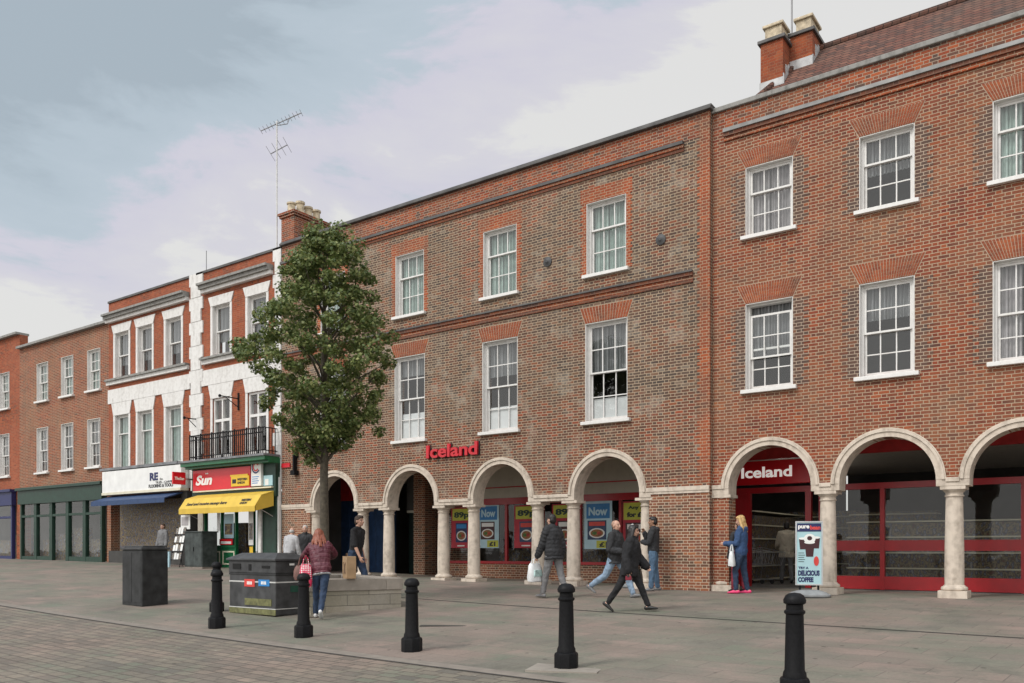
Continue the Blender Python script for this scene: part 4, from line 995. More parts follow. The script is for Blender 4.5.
mb = MB(); mb.box(0, .40, .072, .078, 1.48, 1.78); mb.build('header_picture', 'curtain mauve', o, world=False)
# planter
px, py = -13.78, -5.91
pl = empty('tree_planter', (px, py, g(px, py)-.15), 'low square planter of weathered stone blocks around the street tree', 'planter', rz=R(-24))
HX, HY, HT = 1.55, .94, .74
def ringwall(z0, z1, e, t, m, nm, bev=0):
    mb = MB()
    mb.box(-HX-e, HX+e, -HY-e, -HY+t, z0, z1); mb.box(-HX-e, HX+e, HY-t, HY+e, z0, z1)
    mb.box(-HX-e, -HX+t, -HY+t+.001, HY-t-.001, z0, z1); mb.box(HX-t, HX+e, -HY+t+.001, HY-t-.001, z0, z1)
    return mb.build(nm, m, pl, bevel=bev, world=False)
ringwall(0, .50, 0, .3, 'planter stone', 'wall'); ringwall(.503, HT, .03, .33, 'light slab', 'coping', .012)
mb = MB(); mb.box(-HX+.1, HX-.1, -HY+.1, HY-.1, .3, .60); mb.build('soil', 'soil', pl, world=False)
# advertising boards
def swing_board(label, x, y, rz, full=True):
    o = empty('pavement_sign', (x, y, g(x, y)), label, 'advertising board', rz=rz)
    mb = MB(); n = 24
    rs = []
    for sx, sy, z in ((.40, .27, 0), (.42, .29, .02), (.42, .29, .05), (.34, .21, .10), (.2, .12, .145), (.1, .08, .15)):
        rs.append([(sx*math.copysign(abs(math.cos(t))**.6, math.cos(t)), sy*math.copysign(abs(math.sin(t))**.6, math.sin(t)), z) for t in [2*PI*i/n for i in range(n)]])
    mb.rings(rs); mb.build('base', 'rubber grey', o, smooth=True, world=False)
    mb = MB(); mb.box(-.2, -.16, -.02, .02, .12, .26); mb.box(.16, .2, -.02, .02, .12, .26); mb.build('spring', 'black iron', o, world=False)
    W, Z0, Z1 = .27, .24, 1.56
    mb = MB(); mb.slab([(-W, Z0), (W, Z0), (W, Z1), (-W, Z1)], [[(-W+.03, Z0+.03), (W-.03, Z0+.03), (W-.03, Z1-.03), (-W+.03, Z1-.03)]], -.028, .028); mb.build('frame', 'aluminium', o, world=False, bevel=.004)
    mb = MB(); mb.box(-W+.028, W-.028, -.018, .018, Z0+.028, Z1-.028); pn = mb.build('panel', 'board teal' if full else 'poster red', o, world=False)
    if not full:
        mb = MB(); mb.box(-.2, .2, -.022, -.0185, .9, 1.4); mb.build('picture', 'food picture', pn, world=False); return o
    mb = MB(); mb.box(-.235, .235, -.021, -.0185, 1.345, 1.515); mb.build('heading_panel', 'navy', pn, world=False)
    text('lettering', 'pure', .1, 'letter white', pn, (-.215, -.0225, 1.385), ext=.001, bold=.004, width=.22, height=.09, world=False)
    text('lettering', 'bean', .1, 'sticker red', pn, (.02, -.0225, 1.385), ext=.001, bold=.004, width=.2, height=.09, world=False)
    for cx_, cz_, s_ in ((-.125, .98, .8), (.14, 1.0, .8), (.01, .83, 1.05)):
        mb = MB(); mb.slab([(cx_-.065*s_, cz_), (cx_+.065*s_, cz_), (cx_+.09*s_, cz_+.27*s_), (cx_-.09*s_, cz_+.27*s_)], [], -.0215-.002*(s_ > 1), -.0186)
        mb.build('cup_picture', 'coffee', pn, world=False)
        mb = MB(); mb.slab([(cx_+.1*s_*math.cos(t), cz_+.28*s_+.03*s_*math.sin(t)) for t in [i*2*PI/16 for i in range(16)]], [], -.0225-.002*(s_ > 1), -.0187); mb.build('lid_picture', 'paper white', pn, world=False)
    mb = MB(); mb.slab([(.01+.115*math.cos(t), 1.20+.10*math.sin(t)) for t in [i*2*PI/20 for i in range(20)]], [], -.026, -.0188); mb.build('saucer_picture', 'paper white', pn, world=False)
    mb = MB(); mb.slab([(.01+.05*math.cos(t), 1.21+.045*math.sin(t)) for t in [i*2*PI/16 for i in range(16)]], [], -.0275, -.0262); mb.build('coffee_picture', 'coffee', pn, world=False)
    mb = MB(); mb.slab([(.14+.05*math.cos(t), .74+.10*math.sin(t)) for t in [i*2*PI/14 for i in range(14)]], [], -.0255, -.0189); mb.build('price_flash', 'sticker red', pn, world=False)
    mb = MB()
    for k in range(5): mb.box(-.21, -.10+.02*(k % 2), -.0215, -.0187, .90-k*.045, .912-k*.045)
    mb.build('small_print', 'ink', pn, world=False)
    text('lettering', 'TRY A', .06, 'navy', pn, (-.21, -.0215, .575), ext=.001, bold=.003, width=.2, height=.05, world=False)
    text('lettering', 'DELICIOUS', .1, 'navy', pn, (-.215, -.0215, .435), ext=.001, bold=.006, width=.42, height=.115, world=False)
    text('lettering', 'COFFEE', .1, 'navy', pn, (-.215, -.0215, .305), ext=.001, bold=.006, width=.3, height=.105, world=False)
    return o
swing_board('coffee advertising board in an aluminium frame beside the column', -5.30, -.62, R(22))
swing_board('red advertising board hidden behind the woman in black', -9.85, .42, R(104), False)
# shopping trolleys
def trolley(label, x, y, rz, first=[None]):
    if first[0]:
        o = copy_tree(first[0]); o.location = (x, y, .03); o.rotation_euler = (0, 0, rz); o['label'] = label; return o
    o = empty('shopping_trolley', (x, y, .03), label, 'trolley', 'shopping trolleys nested in the entrance', rz); first[0] = o
    mb = MB()
    lo = [(-.2, -.3, .5), (.2, -.3, .5), (.24, .35, .55), (-.24, .35, .55)]; hi = [(-.25, -.4, .85), (.25, -.4, .85), (.29, .4, .98), (-.29, .4, .98)]
    for q in (lo, hi):
        for a, b in zip(q, q[1:]+q[:1]): mb.tube([a, b], .009, 5)
    for a, b in zip(lo, hi): mb.tube([a, b], .009, 5)
    for (a, b), (c, d) in zip(zip(lo, lo[1:]+lo[:1]), zip(hi, hi[1:]+hi[:1])):
        for k in range(1, 6):
            t = k/6; mb.tube([Vector(a).lerp(Vector(b), t), Vector(c).lerp(Vector(d), t)], .004, 4)
    mb.build('basket', 'wire chrome', o, world=False)
    mb = MB()
    for sx in (-1, 1): mb.tube([(sx*.24, .42, 1.0), (sx*.24, .36, .5), (sx*.25, .42, .12), (sx*.2, -.35, .12)], .012, 5)
    mb.build('frame', 'wire chrome', o, world=False)
    mb = MB(); mb.tube([(-.27, .46, 1.0), (.27, .46, 1.0)], .018, 6); mb.build('handle', 'shop red', o, world=False)
    for sx, sy in ((-.2, -.33), (.2, -.33), (-.24, .38), (.24, .38)):
        mb = MB(); mb.lathe([(.055, -.015), (.055, .015)], n=12, M=Matrix.Translation((sx, sy, .055)) @ Matrix.Rotation(R(90), 4, 'Y')); mb.build('wheel', 'bin dark', o, world=False)
    return o
trolley('wire shopping trolley nearest the customer inside the entrance', -7.95, 4.5, R(70)); trolley('wire shopping trolley nested second in the entrance row', -8.2, 4.42, R(70)); trolley('wire shopping trolley at the back of the entrance row', -8.45, 4.34, R(70))

# ------------------------------------------------------------------ tree
def tree():
    rnd = random.Random(5)
    tx, ty = -13.98, -5.95
    tz = g(tx, ty)+.3
    root = empty('street_tree', (tx, ty, tz), 'leafy green street tree rising from the stone planter', 'tree')
    prof = [(3.0, .05, .05), (3.25, .7, .5), (3.55, 1.2, 1.1), (4.2, 1.35, 1.3), (4.85, 1.75, 1.5), (5.3, 1.9, 1.7), (5.65, 1.85, 1.6), (6.1, 1.15, 1.5), (6.6, .95, 1.1), (7.1, .8, 1.15), (7.45, .55, .8), (7.95, .1, .15)]
    rv = Vector((.81, .586, 0)); fv = Vector((-.586, .81, 0))
    def rad(z, az):
        for (z0, l0, r0), (z1, l1, r1) in zip(prof, prof[1:]):
            if z0 <= z <= z1:
                t = (z-z0)/(z1-z0); l = l0+(l1-l0)*t; r = r0+(r1-r0)*t; c = math.cos(az)
                return (r*(1+c)+l*(1-c))/2 if True else 0
        return .1
    mb = MB(); tr = [(tx, ty, tz-.3), (tx+.01, ty, 1.2), (tx-.01, ty, 2.6), (tx+.02, ty+.02, 3.6), (tx-.02, ty, 4.8), (tx, ty, 6.0), (tx-.03, ty, 7.2)]
    mb.tube(tr, [.125, .098, .088, .078, .06, .04, .018], 12)
    def axis(z):
        for a, b in zip(tr, tr[1:]):
            if a[2] <= z <= b[2]: return Vector(a).lerp(Vector(b), (z-a[2])/(b[2]-a[2]))
        return Vector(tr[-1])
    tips = []
    N = 215
    for i in range(N):
        z = 3.15+(7.75-3.15)*((i+.5)/N); az = i*2.39996+rnd.uniform(-.3, .3)
        rr = rad(z, az)*(1 if i % 3 else .55)*rnd.uniform(.62, .98)
        tip = axis(z)+rv*math.cos(az)*rr+fv*math.sin(az)*rr
        tip.z = z+rnd.uniform(-.1, .1)
        tips.append((tip, rr))
        if i % 4 == 0:
            z0 = max(2.75, z-.45-rr*.45); a = axis(z0); mid = a.lerp(tip, .5)+Vector((rnd.uniform(-.08, .08), rnd.uniform(-.08, .08), -.05+.1*rr))
            r0 = .022+.012*rr
            mb.tube([a, a.lerp(mid, .5)+Vector((0, 0, .03)), mid, tip], [r0, r0*.75, r0*.5, .006], 6)
    # the long low limb on the street side and the hanging tip
    for q in (-1.85, -1.7, -1.5): tips.append((axis(5.4)+rv*q+Vector((0, 0, rnd.uniform(-.15, .1))), 1.5))
    tips += [(axis(3.3)+rv*-.25+Vector((0, 0, -.2)), .3), (axis(3.2)+rv*-.3+Vector((0, 0, -.32)), .3), (axis(3.6)+rv*1.15+Vector((0, 0, -.1)), 1)]
    mb.build('trunk', 'bark', root, smooth=True)
    lf = MB(); bm = lf.bm
    shape = [(0, -.5), (.20, -.30), (.52, -.22), (.34, .02), (.42, .30), (.16, .24), (0, .56), (-.16, .24), (-.42, .30), (-.34, .02), (-.52, -.22), (-.20, -.30)]
    for tip, rr in tips:
        cr = rnd.uniform(.14, .34); nl = int(205*cr/.3*rnd.uniform(.7, 1.1))
        for k in range(nl):
            d = Vector((rnd.gauss(0, 1), rnd.gauss(0, 1), rnd.gauss(0, 1))).normalized()*cr*rnd.random()**.45
            d.z *= .72
            p = tip+d
            s = rnd.uniform(.042, .088)
            nrm = (Vector((d.x, d.y, d.z*.5))*.8+Vector((0, 0, .14))+Vector((rnd.uniform(-1, 1), rnd.uniform(-1, 1), rnd.uniform(-1, 1)))*.18).normalized()
            t = nrm.cross(Vector((rnd.uniform(-1, 1), rnd.uniform(-1, 1), rnd.uniform(-1, 1)))).normalized(); b = nrm.cross(t)
            vs = [bm.verts.new(p+t*u*s+b*v*s+nrm*(-.25*s*u*u*2)) for u, v in shape]
            bm.faces.new(vs)
    me = bpy.data.meshes.new('crown'); bm.transform(wm(root).inverted()); bm.to_mesh(me); bm.free(); me.materials.append(MATS['leaf'])
    c = bpy.data.objects.new('crown', me); COL.objects.link(c); c.parent = root
tree()
# ------------------------------------------------------------------ people
mat('skin', (.50,.29,.21), .55, var=.08, scale=20); mat('skin dark', (.30,.16,.10), .55, var=.08); mat('lip', (.40,.16,.13), .5); mat('eye', (.03,.025,.022), .3)
mat('hair red', (.21,.058,.028), .5, var=.35, scale=30); mat('hair black', (.012,.010,.010), .45, var=.3); mat('hair brown', (.055,.032,.02), .6, var=.3, scale=30)
mat('hair blonde', (.48,.31,.13), .5, var=.3, scale=30); mat('hair grey', (.40,.39,.37), .7, var=.2); mat('hair stubble', (.36,.22,.16), .7)
mat('cloth black', (.010,.010,.012), .85, var=.3, scale=9, bump=.3); mat('cloth charcoal', (.022,.023,.026), .8, var=.3, scale=9, bump=.3)
mat('cloth navy', (.030,.068,.16), .85, var=.25, scale=9, bump=.3); mat('cloth burgundy', (.085,.011,.024), .55, var=.25, scale=8); mat('cloth burgundy pale', (.15,.05,.065), .55, var=.2)
mat('cloth grey', (.17,.17,.175), .85, var=.2, scale=8, bump=.3); mat('cloth pale grey', (.40,.40,.41), .85, var=.15, scale=8, bump=.3)
mat('cloth cream', (.50,.46,.37), .85, var=.15, scale=8, bump=.3); mat('jeans dark', (.022,.042,.085), .85, var=.35, scale=8, bump=.3); mat('jeans blue', (.07,.125,.20), .85, var=.35, scale=8, bump=.3)
mat('jeans light', (.22,.30,.40), .85, var=.25, scale=8, bump=.3); mat('cloth maroon', (.20,.018,.035), .8, var=.25); mat('shoe black', (.012,.012,.012), .45); mat('shoe white', (.6,.6,.6), .5); mat('shoe grey', (.16,.16,.165), .6); mat('shoe pink', (.72,.05,.17), .5)
def person(label, x, y, rz, H, arms, legs, top, bottom, shoe, hair, lean=0, side_lean=0, head=(0, 0), skin='skin', hem=-.10, bulk=0., sleeve=1., quilt=None, z=None, female=False, hood=False, waist=None, collar=None):
    """arms, legs: (left, right). arm = (upper dir, fore dir) with x outward, y forward; leg = (thigh angle, knee flex, foot pitch, spread) in degrees"""
    s = H/1.76
    root = empty('person', (x, y, 0), label, 'person', None, rz)
    thigh, shin, hipz = .44*s, .42*s, .93*s
    hw = (.085 if female else .09)*s
    LG = []
    for sd, (a, k, fp, spd) in zip((-1, 1), legs):
        h = Vector((sd*hw, 0, hipz)); a = R(a); k = R(k); o = R(spd)*sd
        rot = Matrix.Rotation(o, 4, 'Y')
        kn = h+rot.inverted() @ Vector((0, math.sin(a), -math.cos(a)))*thigh
        an = kn+rot.inverted() @ Vector((0, math.sin(a-k), -math.cos(a-k)))*shin
        f = R(fp); toe = Vector((0, math.cos(f), math.sin(f))); up = Vector((0, -math.sin(f), math.cos(f)))
        LG.append((h, kn, an, toe, up))
    low = min(min((an-up*.085*s-toe*.06*s).z, (an-up*.085*s+toe*.18*s).z) for h, kn, an, toe, up in LG)
    gz_ = g(x, y) if z is None else z
    root.location = (x, y, gz_-low)
    T = Matrix.Translation((0, 0, hipz)) @ Matrix.Rotation(R(side_lean), 4, 'Y') @ Matrix.Rotation(-R(lean), 4, 'X')
    P = lambda px, py, pz: T @ Vector((px*s, py*s, pz*s))
    shw = (.165 if female else .19)
    AR_ = []
    for sd, (U, Fd) in zip((-1, 1), arms):
        sh = P(sd*shw*.97, 0, .452); U = Vector((sd*U[0], U[1], U[2])).normalized(); Fd = Vector((sd*Fd[0], Fd[1], Fd[2])).normalized()
        el = sh+U*.30*s; wr = el+Fd*.255*s; AR_.append((sd, sh, el, wr, Fd))
    HC = P(0, .015, .685)
    HM = Matrix.Translation(HC) @ T.to_quaternion().to_matrix().to_4x4() @ Matrix.Rotation(R(lean)*.6, 4, 'X') @ Matrix.Rotation(R(head[0]), 4, 'Z') @ Matrix.Rotation(-R(head[1]), 4, 'X') @ Matrix.Scale(s, 4)
    tors = [(-.09, .12, .085), (0, .155, .10), (.12, .135 if female else .145, .09), (.26, .15, .10), (.38, .165, .10), (.455, .15, .085), (.50, .09, .065), (.54, .058, .06), (.60, .055, .058)]
    def torso(mb, e, z0, z1, q=0, slim=0):
        path = []; n = 40 if q else 14
        for i in range(n+1):
            zz = z0+(z1-z0)*i/n
            zc = max(-.09, min(.60, zz))
            for (za, ra, ba), (zb, rb, bb) in zip(tors, tors[1:]):
                if za <= zc <= zb:
                    t = (zc-za)/(zb-za); rx = ra+(rb-ra)*t; ry = ba+(bb-ba)*t; break
            if zz < -.09: rx, ry = .165, .11
            ee = e*(1 if zz < .46 else max(.35, 1-(zz-.46)*9)); rip = 1+q*.045*(abs(math.sin(zz*PI/.085))-.5)
            path.append((P(0, 0, zz), (rx+ee)*rip*s, (ry+ee)*rip*s))
        mb.loft(path, side=T.to_quaternion() @ Vector((1, 0, 0)), n=20, flat_start=True)
        for sd in (-1, 1): mb.loft([(P(sd*.03, -.01, .515), .045*s+e*.3, .05*s+e*.3), (P(sd*.10, -.005, .492), .045*s+e*.4, .055*s+e*.4), (P(sd*shw*.93, 0, .458), .046*s+e*.7, .054*s+e*.8)], side=(0, 1, 0), n=12)
    def sleeve_(mb, e, frac, q=0):
        for sd, sh, el, wr, Fd in AR_:
            inn = P(sd*(shw-.09), 0, .455)
            path = [(inn, .045*s+e*.4, .045*s+e*.4), (sh, .050*s+e*.8, .052*s+e)]
            tot = 12 if q else 4
            end = el.lerp(wr, max(0, (frac-.5)*2)) if frac > .5 else sh.lerp(el, frac*2)
            pts = [sh.lerp(el, i/tot) for i in range(1, tot+1)] if frac >= .5 else [sh.lerp(end, i/tot) for i in range(1, tot+1)]
            if frac > .5: pts += [el.lerp(end, i/tot) for i in range(1, tot+1)]
            for i, p in enumerate(pts):
                t = (i+1)/len(pts); r = (.050-.014*t*frac)*s+e; r *= 1+(q*.10*(math.sin(i*PI*.66)) if q else 0)
                path.append((p, r, r))
            mb.loft(path, side=(0, 1, 0), n=12)
    def legs_(mb, e, ends=1.):
        for h, kn, an, toe, up in LG:
            path = [(h+Vector((0, 0, .03*s)), .085*s+e, .09*s+e), (h.lerp(kn, .3), .078*s+e, .085*s+e), (h.lerp(kn, .75), .06*s+e, .064*s+e), (kn, .054*s+e, .058*s+e),
                    (kn.lerp(an, .3), .05*s+e, .055*s+e), (kn.lerp(an, .7), .043*s+e*1.2, .045*s+e*1.2), (kn.lerp(an, ends), .036*s+e*1.4, .04*s+e*1.4)]
            mb.loft(path, side=(1, 0, 0), n=14)
    # body
    mb = MB(); torso(mb, -.012, -.07, .60)
    for sd, sh, el, wr, Fd in AR_:
        mb.loft([(P(sd*(shw-.06), 0, .45), .045*s, .045*s), (sh, .048*s, .048*s), (sh.lerp(el, .5), .042*s, .042*s), (el, .036*s, .036*s), (el.lerp(wr, .35), .037*s, .037*s), (wr, .024*s, .027*s), (wr+Fd*.02*s, .024*s, .027*s)], side=(1, 0, 0))
        inw = Vector((-sd, .25, 0)); inw = (inw-Fd*inw.dot(Fd)).normalized(); lat = Fd.cross(inw).normalized()
        if lat.dot(Vector((0, 1, .3))) < 0: lat = -lat
        pc = wr+Fd*.05*s
        mb.loft([(wr, .022*s, .026*s), (wr+Fd*.04*s, .016*s, .038*s), (wr+Fd*.085*s, .014*s, .04*s)], side=inw, n=10)
        for i, (o, ln) in enumerate(((.030, .070), (.010, .080), (-.010, .075), (-.029, .058))):
            b = wr+(Fd*.082+lat*o)*s; c1 = b+(Fd*.9+inw*.35).normalized()*ln*.5*s; c2 = c1+(Fd*.55+inw*.85).normalized()*ln*.5*s
            mb.tube([b-Fd*.02*s, b, c1, c2], [.0105*s, .0105*s, .0098*s, .0085*s], 7)
        tb = wr+(Fd*.03+lat*.032)*s; mb.tube([tb-lat*.012*s, tb+(Fd*.5+lat*.75+inw*.3).normalized()*.035*s, tb+(Fd*.85+lat*.4+inw*.5).normalized()*.065*s], [.014*s, .012*s, .009*s], 7)
    legs_(mb, -.012)
    for h, kn, an, toe, up in LG: mb.loft([(an-toe*.03*s-up*.03*s, .034*s, .035*s), (an+toe*.06*s-up*.04*s, .036*s, .028*s), (an+toe*.15*s-up*.062*s, .036*s, .016*s)], n=10)
    def hell(c, r): mb.ell(HM @ Vector(c), r[0]*s, r[1]*s, r[2]*s, 14, HM.to_quaternion().to_matrix().to_4x4())
    hell((0, -.008, .02), (.074, .094, .096)); hell((0, .022, -.045), (.058, .068, .068)); hell((0, .045, -.078), (.034, .036, .028))
    mb.tube([HM @ Vector((0, .088, .018)), HM @ Vector((0, .106, -.02)), HM @ Vector((0, .092, -.032))], [.009*s, .016*s, .014*s], 8)
    hell((.042, .066, -.02), (.02, .02, .016)); hell((-.042, .066, -.02), (.02, .02, .016))
    for e_ in (-1, 1): hell((e_*.077, -.006, -.006), (.010, .02, .032))
    me = remesh(mb, .0085*s, 3); body = bpy.data.objects.new('body', me); COL.objects.link(body); body.parent = root
    for m_ in (skin, 'eye', 'lip', hair[1]): me.materials.append(MATS[m_])
    inv = HM.inverted()
    for p in me.polygons:
        q = inv @ p.center
        if q.y > .04 and abs(q.z) < .13:
            if abs(abs(q.x)-.032) < .014 and abs(q.z-.012) < .007: p.material_index = 1
            elif abs(q.x) < .026 and abs(q.z+.062) < .008: p.material_index = 2
            elif abs(abs(q.x)-.034) < .02 and abs(q.z-.034) < .005: p.material_index = 3
    def part(nm, mb, m, vox, it=3):
        me = remesh(mb, vox*s, it); me.materials.append(MATS[m])
        amp = {'trousers': .011, 'jacket': .010, 'shirt': .010, 'hair': .007}.get(nm, 0)*s
        if amp:
            sd_ = len(label)*1.7; nn = [v.normal.copy() for v in me.vertices]
            for v, n_ in zip(me.vertices, nn):
                c = v.co
                q = noise.noise((c.x*11+sd_, c.y*11, c.z*7+c.x*4)) + .6*noise.noise((c.x*23, c.y*23+sd_, c.z*17))
                v.co = c+n_*amp*(1-2*abs(q))*.9
        o = bpy.data.objects.new(nm, me); COL.objects.link(o); o.parent = root; return o
    mb = MB(); legs_(mb, .012 if not female else .007, .97); mb.loft([(Vector((0, 0, hipz-.05*s)), .13*s, .10*s), (Vector((0, 0, hipz+.0)), .165*s, .115*s), (Vector((0, 0, hipz+.08*s)), .15*s, .105*s)], n=16)
    part('trousers', mb, bottom, .012)
    mb = MB(); torso(mb, .022+bulk, hem, .515, 1 if quilt else 0); sleeve_(mb, .012+bulk*.7, sleeve, 1 if quilt else 0)
    if hood: mb.ell(P(0, -.085, .50), .10*s, .06*s, .07*s, 12)
    if quilt or collar: mb.loft([(P(0, .0, .48), .085*s, .08*s), (P(0, .0, .555), .075*s, .078*s)], n=14)
    jk = part('jacket' if sleeve == 1. else 'shirt', mb, top, .0095 if quilt else .012, 2 if quilt else 6)
    if quilt and quilt is not True:
        jk.data.materials.append(MATS[quilt]); ti = T.inverted()
        for p in jk.data.polygons:
            q = ti @ p.center
            if abs(q.x) < .24*s and (q.z/s/.085) % 1 < .22: p.material_index = 1
    if waist:
        mb = MB(); torso(mb, .020, -.13, -.06); part('shirt_hem', mb, waist, .012)
    for h, kn, an, toe, up in LG:
        mb = MB(); b = an-up*.045*s
        mb.loft([(b-toe*.055*s, .036*s, .042*s), (b+toe*.03*s-up*.0*s, .04*s, .046*s), (b+toe*.11*s-up*.016*s, .045*s, .03*s), (b+toe*.175*s-up*.024*s, .036*s, .02*s)], n=12)
        part('shoe', mb, shoe, .010)
    st, hm = hair
    if st != 'none':
        mb = MB()
        if st in ('short', 'long', 'receding'):
            hell((0, -.022, .045), (.080, .088, .080)); hell((0, -.045, -.005), (.076, .066, .085))
            if st == 'short': hell((0, .03, .085), (.06, .055, .035))
        if st == 'fringe': hell((0, -.05, -.01), (.078, .058, .055))
        if st == 'stubble': hell((0, -.028, .03), (.0755, .078, .080))
        if st == 'long':
            hell((0, .02, .08), (.066, .06, .04))
            A = lambda q: HM @ Vector(q)
            hr = random.Random(len(label))
            for k in range(9):
                u = -1+2*k/8; ln = hr.uniform(.24, .33)*(1-.12*abs(u)); xo = hr.uniform(-.015, .015)
                mb.loft([(A((u*.06, -.05+.045*abs(u), .07)), .03*s, .04*s), (A((u*.088, -.07+.055*abs(u), -.05)), .026*s, .034*s), (A((u*.115+xo, -.085+.06*abs(u), -.15)), .022*s, .028*s), (A((u*.125+xo*2, -.08+.06*abs(u), -ln)), .012*s, .012*s)], side=(1, 0, 0), n=8)
        part('hair', mb, hm, .009)
    W = root.matrix_basis
    return root, [W @ a[3]+(W.to_quaternion() @ a[4])*.09*s for a in AR_], W
DN = ((.15, .05, -1), (.08, .25, -1))
def bag(name, label, top, w, d, h, m, rz=0, strap=.16, cat='bag', print_=None, soft=.0):
    o = empty(name, (top[0], top[1], top[2]-strap-h), label, cat, None, rz)
    mb = MB(); rs = []; n = 20
    for t, k in ((0, .80), (.03, .92), (.25, 1.03), (.6, 1.0+soft), (.85, .9), (1, .72)):
        rs.append([(w/2*k*math.copysign(abs(math.cos(a))**.6, math.cos(a))*(1+.05*math.sin(5*a+t*7)), d/2*k*(1-.45*t)*math.copysign(abs(math.sin(a))**.7, math.sin(a)), h*t+.008*math.sin(3*a)) for a in [2*PI*i/n for i in range(n)]])
    mb.rings(rs); mb.build('body', m, o, smooth=True, world=False)
    for sg in (-1, 1):
        mb = MB(); mb.tube([(-w*.26, sg*d*.2, h*.97), (-w*.16, sg*d*.12, h+strap*.65), (0, sg*.01, h+strap), (w*.16, sg*d*.12, h+strap*.65), (w*.26, sg*d*.2, h*.97)], .008, 6); mb.build('handle', m, o, smooth=True, world=False)
    if print_:
        mb = MB(); mb.slab([(-w*.3, h*.3), (w*.3, h*.3), (w*.25, h*.65), (-w*.25, h*.65)], [], -d*.53, -d*.36); mb.build('print', print_, o, world=False)
    return o
person('elderly person in a pale grey cardigan seen from behind beyond the litter bin', -18.6, -3.1, R(15), 1.60, (DN, DN), ((5, 5, 0, 3), (-5, 0, 0, 3)), 'cloth pale grey', 'cloth grey', 'shoe black', ('fringe', 'hair grey'), lean=14, head=(0, 10), hem=-.14, bulk=.01)
person('white-haired person in a dark top with a pale collar facing the square', -18.75, -2.4, R(-150), 1.62, (DN, DN), ((3, 3, 0, 3), (-3, 0, 0, 3)), 'cloth charcoal', 'cloth grey', 'shoe black', ('receding', 'hair grey'), head=(10, 5), collar=True)
_, hd, W = person('red-haired woman in a striped burgundy puffer jacket leaning over the litter bin', -12.08, -7.72, R(42), 1.70, (((.55, .55, -.62), (-.2, .9, -.25)), ((.35, .75, -.55), (-.35, .85, -.2))),
    ((10, 5, 0, 2), (-12, 22, -30, -4)), 'cloth burgundy', 'jeans dark', 'shoe white', ('long', 'hair red'), lean=17, side_lean=-6, head=(0, 28), hem=-.10, bulk=.018, quilt='cloth burgundy pale', female=True, waist='cloth pale grey')
p = W @ Vector((-.34, .10, 1.18)); bag('handbag', 'soft brown leather shoulder bag hanging from the woman in burgundy', p, .34, .15, .27, 'bag brown', R(35), .22)
p = W @ Vector((-.26, -.12, 1.15)); bag('shopping_bag', 'pink and white spotted bag slung behind the woman in burgundy', p, .22, .14, .42, 'polka', R(50), .16)
o = empty('carrier_bag', (-12.33, -7.85, g(-12.33, -7.85)), 'small crumpled cream bag on the ground beside the jeans of the burgundy woman', 'bag')
mb = MB(); mb.rings([[(.07*k*math.cos(a)*(1+.12*math.sin(3*a)), .06*k*math.sin(a), zz) for a in [i*2*PI/12 for i in range(12)]] for zz, k in ((0, .9), (.08, 1.1), (.2, .9), (.27, .45))]); mb.build('body', 'paper cream', o, smooth=True, world=False)
mb = MB(); mb.tube([(-.03, 0, .26), (0, 0, .33), (.03, 0, .26)], .006, 5); mb.build('handle', 'paper cream', o, world=False)
person('man in a black short-sleeved shirt and jeans striding behind the planter', -14.28, -4.75, R(-76), 1.92, (((.18, -.25, -1), (.1, .25, -1)), ((.2, .3, -1), (.0, .5, -1))), ((20, 12, 8, 2), (-16, 14, -20, 2)), 'cloth black', 'jeans dark', 'shoe black', ('short', 'hair brown'), head=(-8, 0), sleeve=.52, bulk=-.002, hem=-.10, lean=7)
_, hd, W = person('man in a black quilted jacket and grey trousers walking past the columns', -10.12, -2.85, R(80), 1.85, (((.12, .32, -1), (.0, .55, -1)), ((.14, -.22, -1), (.05, .2, -1))), ((15, 4, 4, 2), (-13, 8, -12, 2)), 'cloth charcoal', 'cloth grey', 'shoe grey', ('short', 'hair black'), lean=4, bulk=.035, quilt=True, hem=-.13)
bag('carrier_bag', 'white plastic carrier bag held by the man in the quilted jacket', hd[0]+Vector((-.02, -.02, .03)), .40, .20, .40, 'plastic white', R(80), .12, print_='plastic print')
person('bald man in a black jacket and pale jeans striding behind the woman in black', -8.95, -2.2, R(-88), 1.76, (((.15, .25, -1), (-.1, .9, .05)), ((.18, -.1, -1), (-.35, .85, -.1))), ((30, 10, 12, 2), (-26, 32, -30, 2)), 'cloth charcoal', 'jeans light', 'shoe grey', ('stubble', 'hair stubble'), head=(-8, 0), bulk=.03, hem=-.13, collar=True)
_, hd, W = person('woman dressed all in black striding past in flat black shoes', -7.42, -4.42, R(-76), 1.64, (((.22, .25, -1), (-.2, .7, -.75)), ((.2, -.2, -1), (.1, .15, -1))), ((25, 3, 6, 1), (-26, 8, -34, 1)), 'cloth black', 'cloth black', 'shoe black', ('long', 'hair black'), lean=5, head=(15, 8), bulk=.05, hem=-.20, female=True)
bag('handbag', 'dark green handbag on the arm of the woman in black', W @ Vector((-.30, .10, .95)), .34, .15, .26, 'bag green', R(-70), .16)
o = empty('purse', tuple(hd[1]+Vector((0, 0, -.12))), 'small red purse in the lowered hand of the woman in black', 'purse', None, R(-70))
mb = MB(); mb.box(-.018, .018, -.055, .055, .02, .10); mb.build('body', 'cloth maroon', o, bevel=.012, world=False); mb = MB(); mb.box(-.022, .022, -.02, .02, .08, .12); mb.build('clasp', 'ink', o, world=False)
